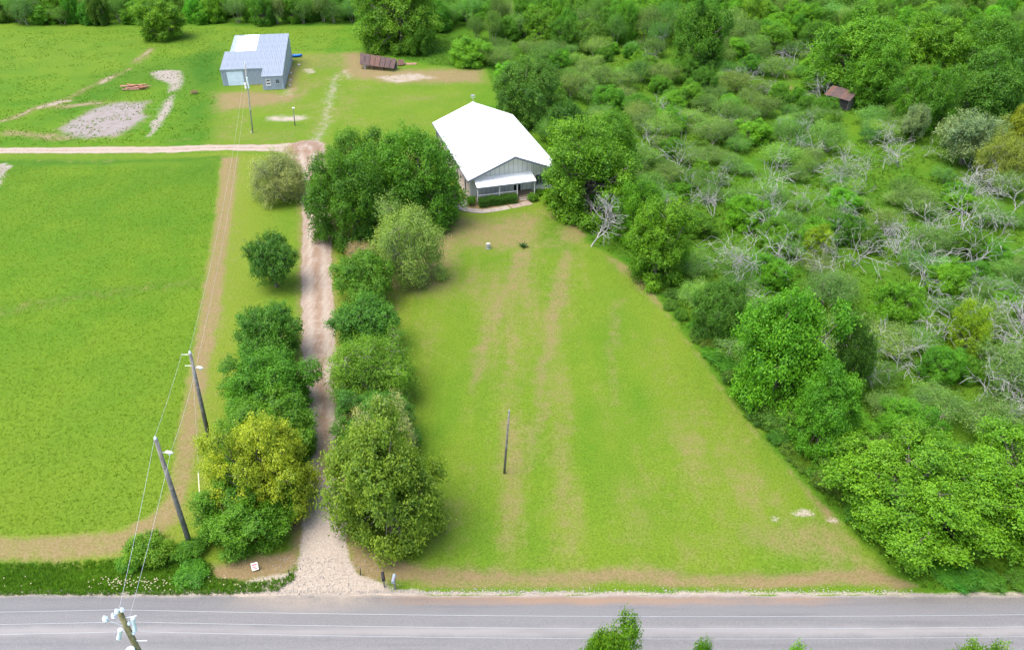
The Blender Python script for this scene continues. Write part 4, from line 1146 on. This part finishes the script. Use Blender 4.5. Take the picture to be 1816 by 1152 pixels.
# walls of upright sheets
def wall_sheets(u0, u1, v, z1, n):
    w = (u1 - u0) / n; me = ribbed(w, z1, "wall_sheet", "galv_wall")
    for k in range(n): place("wall_sheet", me, barn, (u0 + k * w, v, 0), (math.radians(90), 0, 0))
wall_sheets(.05, .95, .06, 2.82, 1); wall_sheets(3.8, 7.36, .06, 2.82, 4); wall_sheets(7.4, BW - .03, -3.45, 2.3, 4)
MB().box(.95, 3.8, .03, .09, 2.45, 2.84).build("door_header", M["galv_wall"], barn)
d_ = empty("garage_door", (0, 0, 0), 0, barn)
for k in range(4): MB().box(.98, 3.77, .04, .08, .02 + k * .605, .02 + (k + 1) * .605 - .015).build("door_panel", M["door_white"], d_)
def prism(pts_yz, u0, u1, name, mat):
    n = len(pts_yz); a = [(u0, y, z) for y, z in pts_yz]; b2 = [(u1, y, z) for y, z in pts_yz]
    fs = [tuple(range(n)), tuple(reversed(range(n, 2 * n)))]
    for i in range(n): fs.append((i, i + n, (i + 1) % n + n, (i + 1) % n))
    return MB().add(a + b2, fs).build(name, M[mat], barn)
prism([(-3.42, 0), (15.2, 0), (15.2, bz(15.2) - .08), (7.5, bz(7.6) - .08), (-3.42, 2.9 - 3.42 * .15 - .06)], BW - .12, BW - .05, "side_wall", "galv_wall")
prism([(.09, 0), (7.4, 0), (7.4, bz(7.4) - .1), (.09, 2.86)], .03, .1, "side_wall", "galv_wall")
prism([(7.41, 0), (15.2, 0), (15.2, bz(15.2) - .1), (7.41, bz(7.6) - .1)], .98, 1.05, "side_wall", "galv_wall")
MB().box(1.06, BW - .13, 15.1, 15.19, 0, bz(15.1) - .1).build("back_wall", M["galv_wall"], barn)
prism([(-3.4, 0), (.02, 0), (.02, 2.8), (-3.4, 2.3)], 7.37, 7.44, "side_wall", "galv_wall")
window(barn, 8.05, 8.8, .85, 1.85, -3.45, fm="white", gm=["glass", "curtain"], rows=3, cols_=1)
window(barn, 9.65, 10.4, 1.0, 1.8, -3.45, fm="galv_wall", rows=2, cols_=1)
MB().box(BW + .02, BW + .5, 12.5, 12.56, bz(12.5) - .4, bz(12.5) - .34).build("bracket", M["steel"], barn)

# blue boat drawn up behind the barn's right corner
x, y, _ = G(516, 101)
kay = empty("boat", (x + .35, y, hz(x, y)), .12)
st = np.linspace(-1, 1, 15); V_, F_2 = [], []
for t_ in st:
    w = .48 * (1 - abs(t_) ** 2.4) + .01; zk = .14 * t_ ** 4
    for (a_, z_) in [(-1, .42), (-.9, .2), (-.45, .03), (0, 0), (.45, .03), (.9, .2), (1, .42), (.82, .45), (.5, .40), (0, .38), (-.5, .40), (-.82, .45)]:
        V_.append((t_ * 1.9, a_ * w, z_ + zk))
for i in range(14):
    for k in range(12): F_2.append((i*12 + k, i*12 + (k+1) % 12, (i+1)*12 + (k+1) % 12, (i+1)*12 + k))
MB().add(V_, F_2).build("hull", M["blue"], kay, True)
ck = [(math.cos(a) * .62 - .2, math.sin(a) * .27) for a in np.linspace(0, 6.283, 15)[:-1]]
MB().slab([(a, b_, .435) for a, b_ in ck], .05).build("cockpit", M["dark"], kay)
tag(kay, "blue plastic boat beside the barn's right wall", "boat")

# ------------------------------------------------------------------ collapsed rusty shed
cr = empty("collapsed_shed", G(670, 120)); ox, oy, _ = cr.location
def gl(px, py, z): p = G(px, py, z); return (p[0] - ox, p[1] - oy, p[2])
TL, TR, BR, BL = [np.array(q) for q in (gl(639, 94, 2.1), gl(704, 105, 1.8), gl(699, 122, .55), gl(638, 114, .95))]
for k in range(7):
    a, b_ = k / 7, (k + 1) / 7
    dz = np.array([0, 0, (.02 if k % 2 else 0) + rng.uniform(-.01, .02)])
    q = [BL + (BR - BL) * a + dz, BL + (BR - BL) * (b_ - .012) + dz, TL + (TR - TL) * (b_ - .012) + dz, TL + (TR - TL) * a + dz]
    q[0] = q[0] + (q[0] - q[3]) * rng.uniform(-.03, .04); q[1] = q[1] + (q[1] - q[2]) * rng.uniform(-.03, .04)
    mb = MB().slab(q, .035)
    for r in range(3):
        t0 = (r + .3) / 3; A_ = q[0] + (q[1] - q[0]) * t0; B_ = q[3] + (q[2] - q[3]) * t0
        mb.tube([A_ + (0, 0, .01), B_ + (0, 0, .01)], .03, 4)
    mb.build("roof_sheet", M["rust_red"] if k in (2, 3) else M["rust"], cr)
for a in (0.03, .35, .66, .96):
    for (A_, B_, inz) in ((BL, BR, .05), (TL, TR, .05)):
        p = A_ + (B_ - A_) * a
        cen = (TL + BR) / 2; p = p + (cen - p) * .06
        MB().tube([(p[0], p[1], -.1), (p[0] + rng.uniform(-.1, .1), p[1], p[2] - .06)], .05, 6).build("post", M["bark"], cr)
p0, p1 = TL + (BL - TL) * .1, TR + (BR - TR) * .1
MB().slab([(p0[0], p0[1], p0[2] - .12), (p1[0], p1[1], p1[2] - .12), (p1[0], p1[1] + .06, p1[2] - .12), (p0[0], p0[1] + .06, p0[2] - .12)], 1.55).build("rear_wall", M["pole"], cr)
tag(cr, "low collapsed shed with a sagging rusty tin roof", "shed")
t_ = empty("rusted_sheet", G(711, 116)); 
mb = MB().slab([(-.75, -.6, .25), (.55, -.5, .15), (.6, .9, .75), (-.5, 1.0, .9)], .04)
for k in range(5): mb.tube([(-.7 + k * .3, -.55, .24 - .02 * k), (-.45 + k * .26, .95, .9 - .03 * k)], .03, 4)
mb.build("sheet", M["rust_red"], t_)
MB().tube([(-.3, .8, -.1), (-.3, .8, .75)], .07, 6).tube([(.4, .75, -.1), (.4, .75, .7)], .07, 6).build("prop", M["pole"], t_)
tag(t_, "reddish rusted tin sheet leaning at the right end of the collapsed shed", "metal sheet")
t_ = empty("lumber_pile", G(728, 114))
for k in range(5):
    a = rng.uniform(-.15, .25); L_ = rng.uniform(.8, 1.3)
    MB().box(-L_, L_, -.11, .11, .0, .09).build("plank", M["plank"], t_, loc=(rng.uniform(-.2, .2), -.45 + k * .22, .02 + .06 * (k % 2)), rz=a)
tag(t_, "small pile of weathered planks right of the rusted tin sheet", "lumber pile")
t_ = empty("white_drum", G(648, 122)); MB().tube([(0, 0, 0), (0, 0, .06), (0, 0, .55), (0, 0, .6)], [.25, .28, .28, .24], 10).build("barrel", M["stone"], t_)
MB().tube([(0, 0, .601), (0, 0, .63)], [.2, .18], 10).build("lid", M["white"], t_)
tag(t_, "pale drum in front of the collapsed shed's left end", "drum")

# rusty shack deep in the brush
sx, sy, _ = G(1499, 192)
shk = empty("shack", (sx - .3, sy + 1.2, hz(sx, sy)), math.radians(40))
tag(shk, "small abandoned shack with a rusty tin roof in the brush", "shack")
for k in range(6):
    u0 = -1.7 + k * .57
    MB().box(u0, u0 + .56, -2.0, -1.94, 0, 1.9).build("wall_board", M["pole"], shk)
MB().box(-1.7, 1.7, 1.94, 2.0, 0, 1.9).build("wall", M["pole"], shk)
MB().box(-1.7, -1.64, -1.93, 1.93, 0, 2.0).build("wall", M["dark"], shk); MB().box(1.64, 1.7, -1.93, 1.93, 0, 2.0).build("wall", M["pole"], shk)
for sgn in (-1, 1):
    for k in range(5):
        v0 = -2.3 + k * .92
        mt = "rust_red" if (k + (sgn > 0)) % 3 == 1 else "rust"
        q = [(sgn * 2.05, v0, 1.8), (0, v0, 2.9), (0, v0 + .91, 2.9), (sgn * 2.05, v0 + .91, 1.8)]
        if sgn > 0: q = q[::-1]
        MB().slab([(a, b_, c_ + .02 * (k % 2)) for a, b_, c_ in q], .04).build("roof_sheet", M[mt], shk)
x, y, _ = G(1598, 211)
tag(MB().add([(.9 * math.cos(a) * r, .7 * math.sin(a) * r, z_) for z_, r in ((-.1, 1), (.35, .95), (.65, .6), (.75, .2)) for a in np.linspace(0, 6.283, 10)[:-1] ], [(i*9 + k, i*9 + (k+1) % 9, (i+1)*9 + (k+1) % 9, (i+1)*9 + k) for i in range(3) for k in range(9)] + [tuple(27 + k for k in range(9))]).build("boulder", M["stone"], loc=(x, y, hz(x, y))), "pale grey boulder among the bluish shrubs", "boulder")

# red-brown logs in a heap
lx, ly, _ = G(241, 158)
lm_ = {}
for k in range(15):
    L_ = rng.uniform(1.2, 2.3); r = rng.uniform(.09, .16)
    mb = MB().tube([(-L_, 0, 0), (-L_ * .4, rng.uniform(-.12, .12), .02), (L_ * .3, rng.uniform(-.12, .12), 0), (L_, 0, .03)], [r, r * .95, r * .85, r * .6], 7)
    lay = k // 6
    o = mb.build("log", M["log"] if k % 3 else M["plank"], loc=(lx + rng.uniform(-.7, .7), ly + ((k % 6) - 2.5) * .34 * (1 - .25 * lay), hz(lx, ly) + .14 + lay * .26), rz=rng.uniform(-.55, .35) + (.5 if k == 0 else 0))
    tag(o, "red-brown log in the heap beside the bare meadow patch", "log", "logs heaped in the meadow")

# ------------------------------------------------------------------ poles and lines
def upole(base, top, r, mat, label, name="utility_pole"):
    o = empty(name, base); d = Vector(top) - Vector(base)
    MB().tube([(0, 0, -.3), d * .5, d], [r * 1.15, r, r * .78], 10).build("post", M[mat], o, True)
    tag(o, label, "utility pole"); return o, d
def insulator(par, p, s=1.0):
    p = Vector(p)
    MB().tube([p, p + Vector((0, 0, .05 * s)), p + Vector((0, 0, .09 * s)), p + Vector((0, 0, .14 * s)), p + Vector((0, 0, .19 * s)), p + Vector((0, 0, .24 * s))], [.05 * s, .09 * s, .05 * s, .085 * s, .045 * s, .02 * s], 8).build("insulator", M["porcelain"], par)
def can(par, a, b_, r, name="fuse_cutout", mat="porcelain"):
    a, b_ = Vector(a), Vector(b_); d = (b_ - a)
    MB().tube([a, a + d * .04, a + d * .5, a + d * .96, b_], [r * .6, r, r * .8, r, r * .6], 9).build(name, M[mat], par)
RP = (-19.07, 22.6, 0.0)
def road_pole(base, label, full):
    o, d = upole(base, (base[0], base[1], 9.55), .17, "pole_green", label)
    insulator(o, (-.12, 0, 9.5), 1.3); insulator(o, (.13, 0.05, 9.55), 1.2)
    if full:
        for z_, s_ in ((8.75, 1), (7.95, 1)): insulator(o, (.19, 0, z_ - .2), 1.0)
        MB().tube([(0, 0, 9.05), (.65, .1, 9.12)], .022, 5).build("arm", M["white"], o)
        MB().tube([(0, 0, 8.35), (-.95, .1, 8.75)], .03, 5).build("arm", M["steel"], o)
        can(o, (.42, .1, 8.95), (.36, -.05, 8.1), .11); can(o, (-.15, -.25, 8.55), (-.38, -.35, 7.9), .12, "arrester")
        insulator(o, (-.95, .1, 8.72), 1.6); insulator(o, (-.55, .2, 8.85), 1.4)
        can(o, (-.1, -.35, 7.0), (-.1, -.35, 5.9), .23, "transformer", "door_white")
        MB().tube([(0, 0, 7.2), (.7, 0, 7.2)], .025, 5).build("arm", M["white"], o)
    return o
road_pole(RP, "olive-brown utility pole with white insulators at the lower left, by the road", True)
road_pole((37.0, 22.6, 0), "utility pole beyond the right frame edge on the near roadside", False)
road_pole((-76.0, 22.6, 0), "utility pole beyond the left frame edge on the near roadside", False)
def wire(a, b_, sag, label, r=.007, name="power_line", mat="wire", cat="wire", group=None):
    a, b_ = Vector(a), Vector(b_); n = 24
    pts = [a.lerp(b_, i / n) - Vector((0, 0, 4 * sag * (i / n) * (1 - i / n))) for i in range(n + 1)]
    pts = [p - a for p in pts]
    o = MB().tube(pts, r, 5).build(name, M[mat], loc=a)
    return tag(o, label, cat, group)
for z_, dx, sg, w_ in ((9.75, .0, .52, "topmost"), (8.78, .19, .55, "middle"), (7.98, .19, .60, "lowest")):
    wire((RP[0] + dx, 22.6, z_), (37 + dx, 22.6, z_ - .05), sg, w_ + " of the three wires crossing in front of the road, right of the pole", group="wires along the road")
    wire((-76 + dx, 22.6, z_), (RP[0] + dx, 22.6, z_), sg, w_ + " of the three wires in front of the road, left of the pole", group="wires along the road")
B1, T1 = G(338, 968), G(276, 778, 9.6)
B2, T2 = G(370, 775), G(337, 626, 8.2)
B3, T3 = G(448, 235), G(434.5, 113, 10.3)
o1, d1 = upole(B1, T1, .16, "pole", "grey utility pole with a lamp, beside the verge thicket")
o2, d2 = upole(B2, T2, .15, "pole", "grey utility pole with a lamp behind the yellow-tinged oak")
o3, d3 = upole(B3, T3, .095, "pole_pale", "grey utility pole standing in front of the barn")
def lamp(o, d, f, dx):
    p = d * f
    MB().tube([p, p + Vector((dx * .5, -.05, .1)), p + Vector((dx, -.1, .12))], .03, 6).build("lamp_arm", M["steel"], o)
    q = p + Vector((dx, -.1, .05))
    h_ = MB().tube([q + Vector((-.05, 0, .16)), q + Vector((.05, 0, .14)), q + Vector((.22, 0, .10)), q + Vector((.42, 0, .05))], [.05, .10, .11, .05], 9).build("lamp_head", M["white"], o, True)
    MB().tube([q + Vector((.18, 0, -.02)), q + Vector((.18, 0, -.10))], [.09, .06], 9).build("lens", M["porcelain"], h_)
lamp(o1, d1, .88, .45); lamp(o2, d2, .83, .38)
for o, d in ((o1, d1), (o2, d2), (o3, d3)): insulator(o, d + Vector((0, 0, -.03)), 1.1)
MB().tube([d2 * .985 + Vector((-.65, 0, 0)), d2 * .985 + Vector((.2, 0, 0))], .03, 5).build("arm", M["steel"], o2)
MB().tube([d2 * .86 + Vector((-.6, 0, 0)), d2 * .86], .03, 5).build("arm", M["steel"], o2)
can(o3, d3 * .70 + Vector((-.25, -.15, .3)), d3 * .70 + Vector((-.25, -.15, -.5)), .16, "transformer", "white")
can(o3, d3 * .70 + Vector((.2, -.15, 1.2)), d3 * .70 + Vector((.2, -.15, -.5)), .13, "fuse_cutout", "porcelain")
can(o3, d3 * .36 + Vector((.1, -.1, .2)), d3 * .36 + Vector((.1, -.1, -.2)), .1, "meter_box", "steel")
V1, V2, V3 = Vector(T1), Vector(T2), Vector(T3)
P1l = Vector(B1) + d1 * .88 + Vector((.7, -.1, .1)); P2l = Vector(B2) + d2 * .86 + Vector((.25, 0, 0)); P3l = Vector(B3) + d3 * .8
wire((RP[0], 22.6, 9.7), V1 + Vector((0, 0, .2)), .12, "left of the two wires from the roadside pole to the near lamp pole", .009)
wire((RP[0] + .19, 22.6, 8.78), P1l, .15, "right of the two wires from the roadside pole to the near lamp pole", .009)
wire(V1 + Vector((0, 0, .2)), V2 + Vector((-.6, 0, 0)), .12, "upper wire between the two lamp poles", .008)
wire(P1l, P2l, .25, "lower wire between the two lamp poles", .008)
wire(V2 + Vector((0, 0, .2)), V3 + Vector((0, 0, .1)), 1.6, "left of the two wires from the far lamp pole to the barn pole", .006)
wire(P2l, P3l, 1.5, "right of the two wires from the far lamp pole to the barn pole", .006)
gA = Vector(G(355, 885)); gw = wire(V2 - Vector((-.05, 0, .5)), gA, 0.0, "guy wire running from the far lamp pole down to the ground", .007, "guy_wire")
gd = (V2 - gA).normalized()
gg = empty("guy_guard", gA + gd * .3)
MB().tube([(0, 0, 0), gd * 1.6], .045, 7).build("sleeve", M["guard"], gg); MB().tube([gd * 1.601, gd * 1.66], [.03, .02], 7).build("cap", M["steel"], gg)
tag(gg, "pale yellow plastic guard on the guy wire beside the bright tree", "wire guard")
o, d = upole(G(894, 839), G(903, 728, 6.2), .085, "pole", "slim dark wooden pole standing alone on the front lawn")
MB().tube([d, d + Vector((0, 0, .1))], [.07, .03], 8).build("cap", M["steel"], o)
o, d = upole(G(523, 223), G(520, 191, 2.9), .07, "pole", "short dark post with a small fitting near the barn pole", "yard_post"); o["category"] = "post"
MB().box(.02, .4, -.08, .08, 2.75, 2.9).build("fitting", M["white"], o)

# ------------------------------------------------------------------ small things
def mailbox(px, py, mat, label, rz):
    x, y, _ = G(px, py); o = empty("mailbox", (x, y, hz(x, y)), rz)
    MB().box(-.05, .05, -.05, .05, -.3, 1.0).build("post", M["pole"], o)
    pr = [(-.11, 0)] + [(-.11 * math.cos(a), .14 + .11 * math.sin(a)) for a in np.linspace(0, math.pi, 9)] + [(.11, 0)]
    n = len(pr); a_ = [(p, -.32, 1.001 + q) for p, q in pr]; b2 = [(p, .25, 1.001 + q) for p, q in pr]
    bx_ = MB().add(a_ + b2, [tuple(range(n)), tuple(reversed(range(n, 2*n)))] + [(i, i + n, (i+1) % n + n, (i+1) % n) for i in range(n)]).build("box", M[mat], o)
    MB().box(.112, .125, -.15, -.11, 1.1, 1.32).build("flag", M["red"], bx_)
    tag(o, label, "mailbox", "mailboxes by the drive mouth")
mailbox(682, 1040, "mail_black", "black mailbox on a post, nearer the drive mouth", .25)
mailbox(701, 1044, "mail_grey", "grey-fronted mailbox on a post, farther from the drive mouth", -.05)
x, y, _ = G(453, 1008)
sg_ = empty("yard_sign", (x, y, hz(x, y)), .45)
MB().box(-.02, .02, .01, .05, -.2, .5).build("stake", M["plank"], sg_)
sb = MB().slab([(-.22, -.18, .22), (.20, -.22, .2), (.22, .12, .55), (-.20, .16, .57)], .015).build("board", M["white"], sg_)
for f0, f1, g0, g1 in ((.15, .85, .62, .8), (.15, .7, .36, .5), (.2, .8, .14, .26)):
    A_, B_, C_, D_ = [np.array(p) for p in ((-.22, -.18, .222), (.20, -.22, .202), (.22, .12, .552), (-.20, .16, .572))]
    q = [(A_ * (1 - a) + B_ * a) * (1 - b_) + (D_ * (1 - a) + C_ * a) * b_ + np.array([0, -.002, .003]) for a, b_ in ((f0, g0), (f1, g0), (f1, g1), (f0, g1))]
    MB().slab(q, .002).build("print", M["red"], sb)
tag(sg_, "small white and red sign tilted back on the brown verge", "sign")
for px, py, lab in ((513, 1020, "short dark stake on the left side of the drive mouth"), (639, 1018, "short dark stake on the right side of the drive mouth")):
    x, y, _ = G(px, py); o = empty("marker_stake", (x, y, hz(x, y)))
    MB().tube([(0, 0, -.2), (.03, 0, .35), (.06, .02, .62)], [.04, .035, .03], 6).build("shaft", M["dark"], o); MB().tube([(.06, .02, .621), (.061, .02, .68)], [.04, .02], 6).build("cap", M["pole"], o)
    tag(o, lab, "stake", "stakes at the drive mouth")
x, y, _ = G(866, 440)
o = empty("well_casing", (x, y, hz(x, y)))
MB().tube([(0, 0, -.1), (0, 0, .08), (0, 0, .5), (0, 0, .55)], [.32, .27, .26, .24], 12).build("casing", M["steel"], o)
MB().tube([(0, 0, .551), (0, 0, .62), (0, 0, .66)], [.28, .28, .15], 12).build("lid", M["stone"], o)
tag(o, "squat grey cylinder with a pale lid on the lawn", "well cap")
x, y, _ = G(928, 438)
o = empty("agave_plant", (x, y, hz(x, y)))
for k in range(16):
    a = k * 2.4; e_ = .25 + .9 * (k / 16); L_ = .75 + .1 * math.sin(k * 3)
    dx, dy = math.cos(a), math.sin(a); c_, s_ = math.cos(e_), math.sin(e_)
    mb = MB(); P0 = [(dx * c_ * L_ * t_, dy * c_ * L_ * t_, .03 + s_ * L_ * t_ - .12 * t_ * t_) for t_ in (0, .35, .7, 1)]
    ww = (.05, .085, .055, .004); v_ = []
    for p, w in zip(P0, ww): v_ += [(p[0] - dy * w, p[1] + dx * w, p[2] + .02), (p[0], p[1], p[2] - .015), (p[0] + dy * w, p[1] - dx * w, p[2] + .02)]
    mb.add(v_, [(i*3 + j, i*3 + j + 1, i*3 + j + 4, i*3 + j + 3) for i in range(3) for j in range(2)])
    lf = mb.build("leaf", M["leaf"], o); lf.color = (.07, .17, .03, 1)
tag(o, "small spiky agave plant on the lawn right of the grey cylinder", "plant")
x, y, _ = G(345, 166)
tree("brush_heap", "sparse", None, (.16, .11, .07), "small brown heap of twigs left of the barn", "brush heap", xyz=(x, y, .8, .7), stem="branches", top="twigs")
for i, (px, py, s_) in enumerate([(516, 131, .3), (530, 116, .35), (515, 143, .25), (514, 152, .2)]):
    x, y, _ = G(px, py)
    tag(MB().tube([(0, 0, -.05), (.03, 0, s_ * .5), (0, .03, s_ * .9)], [s_, s_ * .9, s_ * .35], 7).build("rock", M["stone"], loc=(x, y, hz(x, y))), ["pale rock by the barn wall, second from the boat", "pale rock nearest the blue boat", "pale rock by the barn wall, third from the boat", "smallest pale rock, near the lean-to corner"][i], "rock", "pale rocks beside the barn")

# loose stones on the road shoulder and drive mouth
rg = np.random.default_rng(9)
n = 5200
sx_ = rg.uniform(-38, 26, n); sy_ = 30.62 + np.abs(rg.normal(size=n)) * .16 + .1 * (fbm(sx_ * .6, sx_ * 0, 8) - .5)
k = rg.random(n) < .35 + .5 * (np.abs(sx_ + 10) < 14) + .05 * (sx_ > 0)
k2 = rg.random(n) < .16
sx_ = np.where(k2, rg.normal(-13.0, 1.9, n), sx_); sy_ = np.where(k2, rg.uniform(30.5, 33.5, n), sy_)
sx_, sy_ = sx_[k | k2], sy_[k | k2]; n = len(sx_)
sz_ = rg.uniform(.015, .05, n); sz_[rg.random(n) < .05] *= 1.7
octa = np.array([(1, 0, 0), (0, 1, 0), (-1, 0, 0), (0, -1, 0), (0, 0, .7), (0, 0, -.6)])
ofs = np.array([(0, 1, 4), (1, 2, 4), (2, 3, 4), (3, 0, 4), (1, 0, 5), (2, 1, 5), (3, 2, 5), (0, 3, 5)])
ov = (octa[None] * sz_[:, None, None] * rg.uniform(.7, 1.3, (n, 1, 3)) + rg.normal(size=(n, 6, 3)) * sz_[:, None, None] * .15)
ov += np.stack([sx_, sy_, np.maximum(hgt(sx_, sy_), np.where(sy_ < 30.55, .05, -9)) + sz_ * .3], -1)[:, None]
tag(place("shoulder_gravel", np_mesh("shoulder_gravel", ov.reshape(-1, 3), (ofs[None] + 6 * np.arange(n)[:, None, None]).reshape(-1, 3), M["stone"])), "loose pale gravel along the road edge and drive mouth", "gravel", kind="stuff")
# white flowers on the left verge
n = 110
fxp = np.concatenate([rg.normal(-24.3, 1.6, n), rg.uniform(-34, -16, 45)]); fyp = np.concatenate([rg.normal(31.25, .22, n), rg.uniform(30.9, 31.8, 45)])
fP = np.stack([fxp, fyp, hgt(fxp, fyp) + rg.uniform(.18, .36, len(fxp))], -1)
fo = place("wild_flowers", leaves("wild_flowers", fP, unit(np.array([0, 0, 1.0]) + rg.normal(size=fP.shape) * .3), np.full(len(fP), .10), np.full(len(fP), .09), np.full(len(fP), .6), rg, M["leaf"], 0)); fo.color = (.5, .5, .46, 1)
tag(fo, "small white wild flowers along the verge at the road edge", "flowers", kind="stuff")
